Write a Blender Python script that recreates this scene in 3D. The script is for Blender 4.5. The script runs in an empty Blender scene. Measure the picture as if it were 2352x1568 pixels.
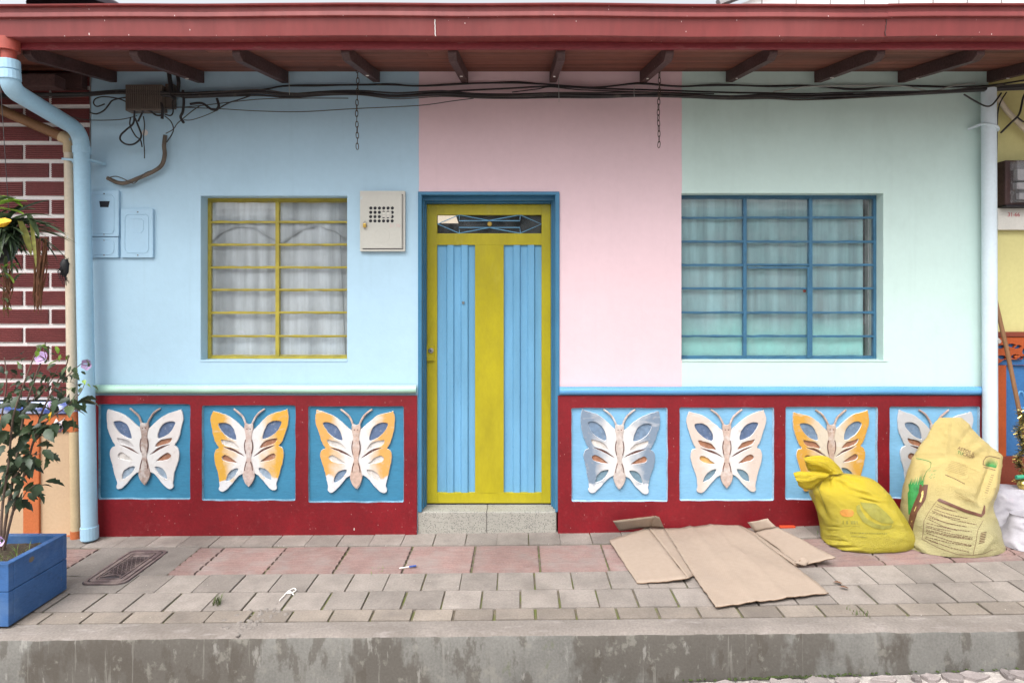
import bpy, bmesh, math, random
from mathutils import Vector, Matrix, noise
from mathutils.bvhtree import BVHTree
R = math.radians
rnd = random.Random(7)
scene = bpy.context.scene
C = scene.collection

# ------------------------------------------------------------------ camera
F, U0, V0, D, H = 1450.0, 1186.0, 683.0, 4.438, 1.65   # focal (px of a 2352 px wide picture), axis, distance to facade, eye height
cam = bpy.data.objects.new('camera', bpy.data.cameras.new('camera'))
C.objects.link(cam); scene.camera = cam
cam.location = (0, -D, H); cam.rotation_euler = (R(90), 0, 0)
cam.data.sensor_width = 36; cam.data.lens = F / 2352 * 36
cam.data.shift_x = (1176 - U0) / 2352; cam.data.shift_y = -(784 - V0) / 2352
cam.data.clip_start = 0.05; cam.data.clip_end = 500

# ------------------------------------------------------------------ world, sun, exposure
SUN_EL, SUN_AZ = R(58), R(205)          # azimuth clockwise from +Y: the sun stands behind the camera, to its left
w = bpy.data.worlds.new('World'); scene.world = w; w.use_nodes = True
nt = w.node_tree; nt.nodes.clear()
sky = nt.nodes.new('ShaderNodeTexSky'); sky.sky_type = 'NISHITA'; sky.sun_disc = False
sky.sun_elevation = SUN_EL; sky.sun_rotation = SUN_AZ; sky.dust_density = 6.0; sky.air_density = 1.0; sky.ozone_density = 1.0
hs = nt.nodes.new('ShaderNodeHueSaturation'); hs.inputs['Saturation'].default_value = 0.22
bg = nt.nodes.new('ShaderNodeBackground'); bg.inputs['Strength'].default_value = 0.15
wo = nt.nodes.new('ShaderNodeOutputWorld')
nt.links.new(sky.outputs[0], hs.inputs['Color']); nt.links.new(hs.outputs[0], bg.inputs['Color']); nt.links.new(bg.outputs[0], wo.inputs[0])
sun = bpy.data.objects.new('sun', bpy.data.lights.new('sun', 'SUN')); C.objects.link(sun)
sun.data.energy = 0.8; sun.data.angle = R(60); sun.data.color = (1.0, 0.98, 0.96)
sd = Vector((math.sin(SUN_AZ) * math.cos(SUN_EL), math.cos(SUN_AZ) * math.cos(SUN_EL), math.sin(SUN_EL)))
sun.rotation_euler = sd.to_track_quat('Z', 'Y').to_euler(); sun.location = (-3, -8, 9)
vs = scene.view_settings
scene.display_settings.display_device = 'sRGB'
vs.view_transform = 'Standard'; vs.look = 'None'; vs.gamma = 1; vs.use_curve_mapping = False
vs.exposure = 1.12
scene.cycles.max_bounces = 8; scene.cycles.transparent_max_bounces = 12

# ------------------------------------------------------------------ placing
def wz(x):                                      # pavement height along the wall and along the kerb (m)
    return 0.007 * x if x < 0 else 0.008 * x + 0.0095 * x * x
def pav(x, y):
    t = max(0.0, min(1.0, 1 + y / 1.335)); k = 0.009 * x
    return k + t * (wz(x) - k)
def street_z(x): return -0.25 + 0.037 * max(-6, min(6, x))
def P(u, v, d=D): return Vector(((u - U0) * d / F, d - D, H - (v - V0) * d / F))
def X(u, d=D): return (u - U0) * d / F
def Z(v, d=D): return H - (v - V0) * d / F
def G(u, v, h=0.0):                             # a point h metres above the pavement
    z = 0.0
    for _ in range(6):
        d = (H - z) * F / (v - V0); x = (u - U0) * d / F; z = pav(x, d - D) + h
    return Vector((x, d - D, z))

# ------------------------------------------------------------------ materials
def newmat(name):
    m = bpy.data.materials.new(name); m.use_nodes = True
    return m, m.node_tree, m.node_tree.nodes['Principled BSDF']
def nd(t, kind, **kw):
    n = t.nodes.new(kind)
    for k, v in kw.items():
        if k in n.inputs: n.inputs[k].default_value = v
        else: setattr(n, k, v)
    return n
def c4(c): return (c[0], c[1], c[2], 1)
def mixc(t, fac, a, b, blend='MIX'):
    n = t.nodes.new('ShaderNodeMix'); n.data_type = 'RGBA'; n.blend_type = blend
    for s, i in ((fac, 0), (a, 6), (b, 7)):
        if hasattr(s, 'links'): t.links.new(s, n.inputs[i])
        else: n.inputs[i].default_value = s if i == 0 else c4(s)
    return n.outputs[2]
def ramp(t, sock, lo, hi, a=0.0, b=1.0):
    n = nd(t, 'ShaderNodeMapRange'); n.clamp = True
    n.inputs[1].default_value = lo; n.inputs[2].default_value = hi; n.inputs[3].default_value = a; n.inputs[4].default_value = b
    t.links.new(sock, n.inputs[0]); return n.outputs[0]
def wpos(t, scale=(1, 1, 1), obj=False):
    if obj: s = nd(t, 'ShaderNodeTexCoord').outputs['Object']
    else: s = nd(t, 'ShaderNodeNewGeometry').outputs['Position']
    m = nd(t, 'ShaderNodeMapping'); m.inputs['Scale'].default_value = scale
    t.links.new(s, m.inputs['Vector']); return m.outputs[0]
def noi(t, vec, scale, detail=4, rough=0.55, dist=0.0):
    n = nd(t, 'ShaderNodeTexNoise', Scale=scale, Detail=detail, Roughness=rough, Distortion=dist)
    t.links.new(vec, n.inputs['Vector']); return n.outputs['Fac']
def paint(name, col, rough=0.6, var=0.10, scale=2.5, fine=0.05, bump=0.15, bscale=90, stretch=(1, 1, 1), specks=(), stains=(), metal=0.0, rand=0.0, spec=0.4, obj=False, bdist=0.002, wave=0.0):
    """one paint or stuff: broad and fine variation, optional stains (colour, scale, low, high, amount, stretch) and chips (colour, scale, size, stretch)"""
    m, t, b = newmat(name); v = wpos(t, stretch, obj)
    f1 = ramp(t, noi(t, v, scale, 5), 0.3, 0.7)
    c = mixc(t, f1, [x * (1 - var) for x in col], [min(1, x * (1 + var)) for x in col])
    f2 = ramp(t, noi(t, v, scale * 17, 3), 0.3, 0.7)
    c = mixc(t, f2, c, mixc(t, 1.0, c, (1 - 2 * fine,) * 3, 'MULTIPLY'))
    for (sc, ss, lo, hi, am, st) in stains:
        f = ramp(t, noi(t, wpos(t, st, obj), ss, 6, 0.62), lo, hi, 0, am); c = mixc(t, f, c, sc)
    for (sc, ss, size, st) in specks:
        n = nd(t, 'ShaderNodeTexVoronoi', Scale=ss); n.feature = 'F1'; vv = wpos(t, st, obj); t.links.new(vv, n.inputs['Vector'])
        f = ramp(t, n.outputs['Distance'], size, size * 0.7)
        sel = nd(t, 'ShaderNodeSeparateColor'); t.links.new(n.outputs['Color'], sel.inputs[0])
        g = nd(t, 'ShaderNodeMath', operation='MULTIPLY'); t.links.new(f, g.inputs[0]); t.links.new(ramp(t, sel.outputs[0], 0.55, 0.6), g.inputs[1])
        c = mixc(t, g.outputs[0], c, sc)
    if rand:
        oi = nd(t, 'ShaderNodeObjectInfo'); r = ramp(t, oi.outputs['Random'], 0, 1, 1 - rand, 1 + rand)
        vm = nd(t, 'ShaderNodeVectorMath', operation='SCALE'); t.links.new(c, vm.inputs[0]); t.links.new(r, vm.inputs['Scale']); c = vm.outputs[0]
    t.links.new(c, b.inputs['Base Color'])
    b.inputs['Metallic'].default_value = metal; b.inputs['Specular IOR Level'].default_value = spec
    t.links.new(ramp(t, f2, 0, 1, max(0.02, rough - 0.08), min(1, rough + 0.08)), b.inputs['Roughness'])
    if bump:
        bn = nd(t, 'ShaderNodeBump', Strength=bump, Distance=bdist); t.links.new(noi(t, v, bscale, 4, 0.6), bn.inputs['Height'])
        if wave:
            b2 = nd(t, 'ShaderNodeBump', Strength=wave, Distance=0.03); t.links.new(noi(t, wpos(t, (1, 1, 1.6)), 3.5, 1, 0.4, 0.0), b2.inputs['Height']); t.links.new(b2.outputs[0], bn.inputs['Normal'])
        t.links.new(bn.outputs[0], b.inputs['Normal'])
    return m
WHITE_CHIP = (0.62, 0.55, 0.50)
M = {}
drip = (6, 1, 1.2)
M['wall_blue'] = paint('wall_blue', (0.40, 0.585, 0.715), 0.55, 0.04, 1.2, 0.015, 0.25, 45, stains=(((0.30, 0.44, 0.54), 2.2, 0.56, 0.8, 0.28, (7, 1, 0.35)), ((0.25, 0.38, 0.47), 1.7, 0.55, 0.8, 0.35, (1, 1, 0.6)),), bdist=0.003, wave=0.16, specks=(((0.30, 0.29, 0.30), 3.3, 0.012, (1, 1, 1)),))
M['wall_pink'] = paint('wall_pink', (0.72, 0.535, 0.575), 0.55, 0.04, 1.2, 0.015, 0.25, 45, stains=(((0.60, 0.45, 0.48), 2.2, 0.56, 0.8, 0.28, (7, 1, 0.35)), ((0.55, 0.41, 0.42), 1.9, 0.58, 0.85, 0.3, (1, 1, 0.6)),), bdist=0.003, wave=0.16, specks=(((0.30, 0.29, 0.30), 3.3, 0.012, (1, 1, 1)),))
M['wall_mint'] = paint('wall_mint', (0.54, 0.70, 0.66), 0.55, 0.04, 1.2, 0.015, 0.25, 45, stains=(((0.42, 0.55, 0.52), 2.2, 0.56, 0.8, 0.28, (7, 1, 0.35)), ((0.34, 0.46, 0.41), 1.6, 0.55, 0.8, 0.35, (1, 1, 0.6)),), bdist=0.003, wave=0.16, specks=(((0.30, 0.29, 0.30), 3.3, 0.012, (1, 1, 1)),))
M['red'] = paint('red_wainscot', (0.20, 0.007, 0.013), 0.5, 0.18, 3, 0.10, 0.35, 60, specks=((WHITE_CHIP, 5, 0.045, (1.8, 1, 0.7)), ((0.42, 0.22, 0.21), 26, 0.09, (1.6, 1, 0.7))),
    stains=(((0.28, 0.07, 0.075), 24, 0.60, 0.78, 0.5, (1, 1, 1.2)), ((0.12, 0.006, 0.010), 2.2, 0.5, 0.75, 0.5, (1, 1, 1))), bdist=0.004)
M['panel_dark'] = paint('panel_blue_dark', (0.045, 0.21, 0.35), 0.45, 0.10, 4, 0.06, 0.5, 40, stretch=(0.5, 1, 1.6), stains=(((0.30, 0.46, 0.58), 14, 0.66, 0.85, 0.45, (0.4, 1, 2.5)),), bdist=0.004)
M['panel_light'] = paint('panel_blue_light', (0.20, 0.43, 0.64), 0.45, 0.08, 4, 0.05, 0.5, 40, stretch=(0.5, 1, 1.6), stains=(((0.48, 0.66, 0.82), 14, 0.64, 0.85, 0.45, (0.4, 1, 2.5)),), bdist=0.004)
M['rim_dark'] = paint('rim_worn', (0.17, 0.32, 0.43), 0.6, 0.35, 14, 0.2, 0.5, 70)
M['rim_light'] = paint('rim_worn_light', (0.36, 0.52, 0.66), 0.6, 0.25, 14, 0.2, 0.5, 70)
M['mould_green'] = paint('moulding_green', (0.42, 0.66, 0.54), 0.3, 0.06, 5, 0.05, 0.15)
M['mould_blue'] = paint('moulding_blue', (0.12, 0.34, 0.62), 0.3, 0.06, 5, 0.05, 0.15)
M['trim_blue'] = paint('door_surround_blue', (0.05, 0.19, 0.33), 0.4, 0.10, 6, 0.05, 0.2)
M['door_blue'] = paint('door_sheet_blue', (0.16, 0.38, 0.58), 0.32, 0.13, 3, 0.03, 0.05, 30, stretch=(3, 1, 0.5))
M['door_yellow'] = paint('door_yellow', (0.43, 0.365, 0.014), 0.36, 0.16, 2.5, 0.04, 0.06, 30, stretch=(1.5, 1, 0.6), stains=(((0.25, 0.22, 0.03), 3.5, 0.55, 0.8, 0.5, (2, 1, 0.7)), ((0.52, 0.47, 0.12), 6, 0.6, 0.8, 0.4, (2, 1, 0.6))))
M['win_yellow'] = paint('window_yellow', (0.42, 0.345, 0.05), 0.45, 0.18, 12, 0.1, 0.3)
M['win_blue'] = paint('window_blue', (0.05, 0.155, 0.26), 0.4, 0.18, 12, 0.1, 0.3, specks=(((0.35, 0.5, 0.6), 60, 0.12, (1, 1, 1)),))
M['gutter'] = paint('gutter_red', (0.22, 0.044, 0.042), 0.42, 0.10, 1.3, 0.06, 0.1, 30, stretch=(1, 1, 0.3), specks=(((0.72, 0.60, 0.56), 10, 0.06, (1.5, 1, 0.6)), ((0.70, 0.58, 0.55), 23, 0.07, (1.4, 1, 0.6))),
    stains=(((0.15, 0.03, 0.03), 3, 0.50, 0.72, 0.6, (4, 1, 0.5)), ((0.40, 0.13, 0.12), 1.2, 0.5, 0.8, 0.5, (1, 1, 0.4))))
M['fascia'] = paint('fascia_red', (0.22, 0.028, 0.035), 0.6, 0.25, 3, 0.12, 0.4, 40, stretch=(0.6, 3, 3), stains=(((0.28, 0.13, 0.12), 10, 0.6, 0.75, 0.6, (0.5, 1, 2)),))
M['soffit'] = paint('soffit_wood', (0.165, 0.054, 0.034), 0.7, 0.4, 2.2, 0.15, 0.4, 30, stretch=(0.35, 7, 7), rand=0.3, stains=(((0.045, 0.02, 0.014), 3, 0.62, 0.72, 0.8, (0.8, 5, 5)),))
M['rafter'] = paint('rafter_dark', (0.075, 0.037, 0.035), 0.6, 0.3, 4, 0.15, 0.4, 40, specks=(((0.6, 0.55, 0.52), 9, 0.035, (1, 1, 1)),))
M['far_roof'] = paint('far_roof', (0.20, 0.19, 0.19), 0.8, 0.3, 4)
M['roof'] = paint('roof_tile', (0.30, 0.12, 0.07), 0.8, 0.3, 4)
M['terrazzo'] = paint('terrazzo', (0.36, 0.345, 0.305), 0.6, 0.08, 5, 0.05, 0.3, 120, specks=(((0.06, 0.06, 0.06), 120, 0.36, (1, 1, 1)), ((0.16, 0.16, 0.15), 95, 0.36, (1, 1, 1))), stains=(((0.25, 0.23, 0.2), 6, 0.6, 0.8, 0.5, (1, 1, 1)),))
PAVST = (((0.14, 0.12, 0.108), 5, 0.48, 0.72, 0.6, (1, 1, 1)), ((0.11, 0.094, 0.08), 1.1, 0.50, 0.70, 0.6, (1, 1, 1)), ((0.36, 0.335, 0.32), 9, 0.66, 0.80, 0.5, (1, 1, 1)))
M['tile'] = paint('paving_grey', (0.265, 0.232, 0.207), 0.85, 0.12, 6, 0.10, 0.5, 140, rand=0.17, stains=PAVST, specks=(((0.68, 0.65, 0.62), 22, 0.05, (1, 1, 1)), ((0.14, 0.12, 0.10), 30, 0.05, (1, 1, 1))))
M['tile_pink'] = paint('paving_pink', (0.265, 0.172, 0.155), 0.85, 0.12, 6, 0.10, 0.4, 140, rand=0.08, stains=(((0.25, 0.205, 0.188), 5, 0.44, 0.66, 0.8, (1, 1, 1)), ((0.15, 0.11, 0.095), 1.3, 0.55, 0.75, 0.4, (1, 1, 1))))
M['tile_tan'] = paint('paving_tan', (0.245, 0.208, 0.175), 0.85, 0.12, 6, 0.10, 0.5, 140, rand=0.17, stains=PAVST, specks=(((0.68, 0.65, 0.62), 22, 0.06, (1, 1, 1)),))
M['groove_dark'] = paint('groove_dark', (0.10, 0.075, 0.062), 0.95, 0.3, 20, 0.2, 0.5, 120)  # darker tone on the groove floors between the tile ribs
M['joint'] = paint('joint_soil', (0.17, 0.14, 0.105), 0.95, 0.3, 20, 0.2, 0.6, 120, stains=(((0.11, 0.13, 0.03), 7, 0.42, 0.6, 0.9, (1, 1, 1)),))
M['kerb_top'] = paint('kerb_top', (0.225, 0.197, 0.176), 0.88, 0.12, 5, 0.12, 0.6, 110, stains=(((0.13, 0.11, 0.095), 2.5, 0.48, 0.7, 0.6, (0.6, 1, 1)), ((0.36, 0.325, 0.31), 8, 0.56, 0.78, 0.6, (1, 3, 1))))
M['kerb_face'] = paint('kerb_face', (0.185, 0.180, 0.165), 0.85, 0.14, 5, 0.10, 0.6, 90,
    stains=(((0.075, 0.064, 0.052), 1.9, 0.50, 0.54, 0.72, (1, 1, 0.50)), ((0.075, 0.064, 0.052), 7, 0.535, 0.58, 0.6, (1, 1, 0.45)), ((0.10, 0.09, 0.075), 3, 0.58, 0.66, 0.3, (6, 1, 0.5)), ((0.30, 0.29, 0.26), 4, 0.62, 0.68, 0.3, (10, 1, 0.5)), ((0.24, 0.23, 0.20), 16, 0.58, 0.66, 0.5, (1, 1, 0.8)), ((0.10, 0.12, 0.04), 9, 0.66, 0.76, 0.6, (1, 1, 0.5)), ((0.40, 0.39, 0.36), 14, 0.63, 0.7, 0.4, (1.6, 1, 0.5))))
M['street'] = paint('street_soil', (0.45, 0.41, 0.38), 0.95, 0.25, 9, 0.2, 0.7, 80, bdist=0.006)
M['stone'] = paint('street_stone', (0.27, 0.235, 0.225), 0.8, 0.18, 9, 0.12, 0.6, 60, rand=0.2)
M['moss'] = paint('moss', (0.055, 0.08, 0.02), 0.95, 0.4, 40, 0.3, 0.8, 200)
M['brick'] = paint('brick_maroon', (0.17, 0.036, 0.036), 0.6, 0.2, 6, 0.12, 0.3, 80, rand=0.12)
M['mortar'] = paint('mortar_white', (0.72, 0.69, 0.675), 0.7, 0.05, 5, 0.05, 0.4, 60)
M['cream'] = paint('cream_wall', (0.52, 0.37, 0.235), 0.7, 0.06, 3, 0.04, 0.4, 60, stains=(((0.45, 0.30, 0.17), 3, 0.55, 0.8, 0.4, (1, 1, 1)),))
M['orange'] = paint('orange_paint', (0.50, 0.14, 0.045), 0.6, 0.12, 5, 0.08, 0.4, 60, specks=(((0.3, 0.26, 0.22), 12, 0.1, (1, 1, 1)),))
M['band_blue'] = paint('blue_band', (0.06, 0.10, 0.36), 0.5, 0.2, 8, 0.1, 0.3, 50, stains=(((0.62, 0.68, 0.82), 9, 0.48, 0.6, 0.85, (0.6, 1, 1.5)),))
M['yellow_wall'] = paint('pale_yellow_wall', (0.60, 0.55, 0.24), 0.6, 0.06, 2, 0.03, 0.3, 50)
M['rust'] = paint('rust_orange', (0.40, 0.075, 0.015), 0.5, 0.15, 6, 0.08, 0.3)
M['rust_dark'] = paint('rust_dark', (0.20, 0.04, 0.02), 0.5, 0.15, 6, 0.08, 0.3)
M['deep_blue'] = paint('deep_blue', (0.035, 0.14, 0.34), 0.45, 0.15, 5, 0.08, 0.3)
M['pipe_blue'] = paint('pipe_blue', (0.36, 0.57, 0.72), 0.4, 0.04, 3, 0.03, 0.05)
M['pipe_white'] = paint('pipe_white', (0.62, 0.72, 0.78), 0.4, 0.04, 3, 0.03, 0.05)
M['pipe_cream'] = paint('pipe_cream', (0.60, 0.52, 0.40), 0.5, 0.08, 4, 0.05, 0.1, stains=(((0.33, 0.52, 0.66), 7, 0.61, 0.65, 0.9, (1.4, 1, 0.5)),))
M['pipe_tan'] = paint('pipe_tan', (0.52, 0.40, 0.24), 0.5, 0.10, 4, 0.05, 0.1, stains=(((0.33, 0.52, 0.66), 7, 0.60, 0.64, 0.9, (1.4, 1, 0.5)),))
M['pipe_brown'] = paint('pipe_brown', (0.24, 0.12, 0.055), 0.6, 0.2, 4)
M['outlet'] = paint('outlet_red', (0.36, 0.07, 0.05), 0.5, 0.2, 5)
M['box_blue'] = paint('box_blue', (0.38, 0.57, 0.72), 0.38, 0.03, 3, 0.02, 0.05)
M['box_cream'] = paint('box_cream', (0.52, 0.515, 0.465), 0.4, 0.03, 3, 0.02, 0.04, stains=(((0.45, 0.62, 0.72), 6, 0.66, 0.72, 0.5, (1, 1, 1)),))
M['black'] = paint('black_void', (0.008, 0.007, 0.012), 0.5, 0.1, 3, bump=0)
M['cable'] = paint('cable_black', (0.020, 0.018, 0.020), 0.5, 0.3, 10, 0.1, 0.1, stains=(((0.14, 0.12, 0.10), 12, 0.6, 0.75, 0.6, (1, 1, 1)),))
M['cable_grey'] = paint('cable_grey', (0.055, 0.048, 0.044), 0.6, 0.3, 10)
M['cable_pale'] = paint('cable_pale', (0.42, 0.44, 0.42), 0.6, 0.2, 10)
M['conduit'] = paint('conduit_tan', (0.13, 0.10, 0.075), 0.7, 0.3, 12)
M['jbox'] = paint('junction_grey', (0.12, 0.095, 0.080), 0.6, 0.15, 8)
M['chain'] = paint('chain_iron', (0.10, 0.07, 0.06), 0.55, 0.3, 20, metal=0.6)
M['metal'] = paint('bare_metal', (0.50, 0.48, 0.45), 0.3, 0.15, 20, metal=0.9)
M['brass'] = paint('brass', (0.50, 0.33, 0.08), 0.35, 0.15, 20, metal=0.7)
M['iron'] = paint('cast_iron', (0.17, 0.125, 0.125), 0.6, 0.25, 14, 0.15, 0.5, metal=0.2, stains=(((0.36, 0.29, 0.26), 9, 0.45, 0.65, 0.7, (1, 1, 1)),))
M['iron_dark'] = paint('cast_iron_grooves', (0.055, 0.045, 0.05), 0.7, 0.25, 14)
M['concrete'] = paint('concrete', (0.225, 0.20, 0.18), 0.9, 0.12, 6, 0.1, 0.5, 110, stains=PAVST)
M['card'] = paint('cardboard', (0.325, 0.255, 0.20), 0.85, 0.04, 2, 0.03, 0.15, 70, stretch=(1, 1, 1), specks=(((0.17, 0.12, 0.09), 4, 0.02, (0.5, 2, 1)),), stains=(((0.20, 0.155, 0.125), 2.5, 0.55, 0.8, 0.45, (1, 1, 1)), ((0.33, 0.27, 0.23), 5, 0.6, 0.8, 0.4, (1, 1, 1))))
_t = M['card'].node_tree; _b = _t.nodes['Principled BSDF']; _w = nd(_t, 'ShaderNodeTexWave', Scale=26.0, Distortion=0.6); _w.wave_type = 'BANDS'; _w.bands_direction = 'X'
_mp = nd(_t, 'ShaderNodeMapping'); _mp.inputs['Rotation'].default_value = (0, 0, R(28)); _t.links.new(nd(_t, 'ShaderNodeNewGeometry').outputs['Position'], _mp.inputs['Vector']); _t.links.new(_mp.outputs[0], _w.inputs['Vector'])
_bp = nd(_t, 'ShaderNodeBump', Strength=0.12, Distance=0.002); _t.links.new(_w.outputs['Fac'], _bp.inputs['Height']); _t.links.new(_bp.outputs[0], _b.inputs['Normal'])
M['card_edge'] = paint('cardboard_edge', (0.20, 0.13, 0.085), 0.9, 0.2, 30)
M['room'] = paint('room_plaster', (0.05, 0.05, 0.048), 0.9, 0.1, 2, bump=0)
M['planter'] = paint('planter_blue', (0.035, 0.115, 0.30), 0.5, 0.14, 4, 0.08, 0.4, 40, stretch=(1, 1, 3), specks=(((0.14, 0.12, 0.09), 7, 0.17, (1, 1, 1.3)),), stains=(((0.13, 0.22, 0.38), 4, 0.52, 0.72, 0.6, (1, 1, 1)), ((0.02, 0.06, 0.15), 9, 0.55, 0.7, 0.5, (1, 1, 2)), ((0.16, 0.15, 0.13), 14, 0.66, 0.74, 0.7, (1, 1, 1))))
M['soil'] = paint('soil', (0.09, 0.065, 0.045), 0.95, 0.4, 30, 0.3, 0.9, 60, bdist=0.01)
M['wood'] = paint('broom_wood', (0.22, 0.11, 0.05), 0.55, 0.2, 8, stretch=(4, 4, 0.6))
M['sack_white'] = paint('sack_white', (0.34, 0.325, 0.355), 0.45, 0.10, 6, 0.05, 0.3, 40, stains=(((0.55, 0.30, 0.36), 7, 0.62, 0.72, 0.5, (1, 1, 1)),))
M['sack_tan'] = paint('sack_tan', (0.45, 0.34, 0.16), 0.6, 0.2, 8)
M['gold'] = paint('gold_foil', (0.60, 0.46, 0.14), 0.25, 0.3, 30, metal=0.9, rand=0.3)
M['green_foil'] = paint('dark_foil', (0.06, 0.06, 0.025), 0.3, 0.3, 30, metal=0.6)
M['green_plastic'] = paint('green_plastic', (0.04, 0.30, 0.18), 0.4, 0.1, 8)
M['lighter_red'] = paint('wrapper_red', (0.65, 0.08, 0.03), 0.4, 0.1, 20)
M['paper'] = paint('paper_white', (0.75, 0.73, 0.70), 0.7, 0.05, 20)
M['blue_plastic'] = paint('blue_plastic', (0.05, 0.10, 0.35), 0.4, 0.1, 20)
M['pot'] = paint('pot_black', (0.012, 0.012, 0.014), 0.5, 0.2, 10)
M['tank'] = paint('tank_dark', (0.035, 0.020, 0.030), 0.5, 0.2, 2)
M['far_wall'] = paint('far_wall', (0.75, 0.74, 0.74), 0.7, 0.04, 2)
M['far_plaster'] = paint('far_plaster', (0.13, 0.145, 0.155), 0.8, 0.1, 2)
M['far_grey'] = paint('far_grey', (0.30, 0.28, 0.29), 0.7, 0.1, 2)
M['sign'] = paint('sign_white', (0.62, 0.60, 0.55), 0.5, 0.06, 8)
M['ink_red'] = paint('ink_red', (0.50, 0.06, 0.08), 0.7, 0.2, 60, bump=0)
M['ink_pink'] = paint('ink_pink', (0.62, 0.44, 0.42), 0.7, 0.1, 60, bump=0)
M['ink_brown'] = paint('ink_brown', (0.13, 0.055, 0.035), 0.5, 0.2, 30, bump=0)
M['ink_brown_soft'] = paint('ink_brown_soft', (0.38, 0.27, 0.10), 0.5, 0.2, 30, bump=0)
M['ink_green'] = paint('ink_green', (0.035, 0.24, 0.06), 0.45, 0.3, 20, bump=0)
M['ink_green_soft'] = paint('ink_green_soft', (0.30, 0.46, 0.16), 0.45, 0.3, 20, bump=0)
M['ink_grey'] = paint('ink_grey', (0.25, 0.23, 0.04), 0.5, 0.2, 30, bump=0)
M['ink_rose'] = paint('ink_rose', (0.50, 0.22, 0.04), 0.5, 0.2, 30, bump=0)
M['ink_yellow'] = paint('ink_yellow', (0.72, 0.58, 0.20), 0.5, 0.1, 30, bump=0)
M['bark'] = paint('bark', (0.13, 0.09, 0.07), 0.8, 0.3, 20)
M['dry'] = paint('dry_stem', (0.13, 0.055, 0.025), 0.8, 0.4, 20)

def leafmat(name, col, rough=0.45, var=0.35, trans=0.25):
    m, t, b = newmat(name); oi = nd(t, 'ShaderNodeObjectInfo')
    f = ramp(t, noi(t, wpos(t), 25, 3), 0.3, 0.7)
    c = mixc(t, f, [x * (1 - var) for x in col], [x * (1 + var) for x in col])
    r = ramp(t, oi.outputs['Random'], 0, 1, 0.65, 1.4)
    vm = nd(t, 'ShaderNodeVectorMath', operation='SCALE'); t.links.new(c, vm.inputs[0]); t.links.new(r, vm.inputs['Scale'])
    t.links.new(vm.outputs[0], b.inputs['Base Color']); b.inputs['Roughness'].default_value = rough
    tr = nd(t, 'ShaderNodeBsdfTranslucent'); t.links.new(vm.outputs[0], tr.inputs['Color'])
    mx = nd(t, 'ShaderNodeMixShader'); mx.inputs[0].default_value = trans
    t.links.new(b.outputs[0], mx.inputs[1]); t.links.new(tr.outputs[0], mx.inputs[2])
    t.links.new(mx.outputs[0], t.nodes['Material Output'].inputs[0]); return m
M['leaf'] = leafmat('leaf_dark', (0.030, 0.052, 0.026))
M['leaf_mid'] = leafmat('leaf_mid', (0.055, 0.085, 0.036))
M['leaf_bright'] = leafmat('leaf_bright', (0.16, 0.27, 0.035))
M['leaf_yellow'] = leafmat('leaf_yellow', (0.26, 0.26, 0.07))
M['petal'] = leafmat('petal_lilac', (0.52, 0.38, 0.62), 0.6, 0.15)
M['petal_yellow'] = leafmat('petal_yellow', (0.75, 0.42, 0.02), 0.5, 0.2)
M['grass'] = leafmat('grass', (0.12, 0.17, 0.04))

def glassmat():
    m, t, b = newmat('window_glass')
    tr = nd(t, 'ShaderNodeBsdfTransparent'); tr.inputs[0].default_value = (0.98, 0.99, 0.99, 1)
    gl = nd(t, 'ShaderNodeBsdfGlossy'); gl.inputs['Roughness'].default_value = 0.02
    df = nd(t, 'ShaderNodeBsdfDiffuse'); df.inputs[0].default_value = (0.52, 0.56, 0.58, 1)
    lw = nd(t, 'ShaderNodeLayerWeight'); lw.inputs[0].default_value = 0.5
    pw = nd(t, 'ShaderNodeMath', operation='POWER'); t.links.new(lw.outputs['Facing'], pw.inputs[0]); pw.inputs[1].default_value = 5
    fr = nd(t, 'ShaderNodeMapRange'); t.links.new(pw.outputs[0], fr.inputs[0]); fr.inputs[3].default_value = 0.055
    dust = ramp(t, noi(t, wpos(t, (1, 1, 0.6)), 9, 6, 0.65), 0.35, 0.8, 0.02, 0.14)
    a = nd(t, 'ShaderNodeMixShader'); t.links.new(dust, a.inputs[0]); t.links.new(tr.outputs[0], a.inputs[1]); t.links.new(df.outputs[0], a.inputs[2])
    c = nd(t, 'ShaderNodeMixShader'); t.links.new(fr.outputs[0], c.inputs[0]); t.links.new(a.outputs[0], c.inputs[1]); t.links.new(gl.outputs[0], c.inputs[2])
    t.links.new(c.outputs[0], t.nodes['Material Output'].inputs[0]); return m
M['glass'] = glassmat()
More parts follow.
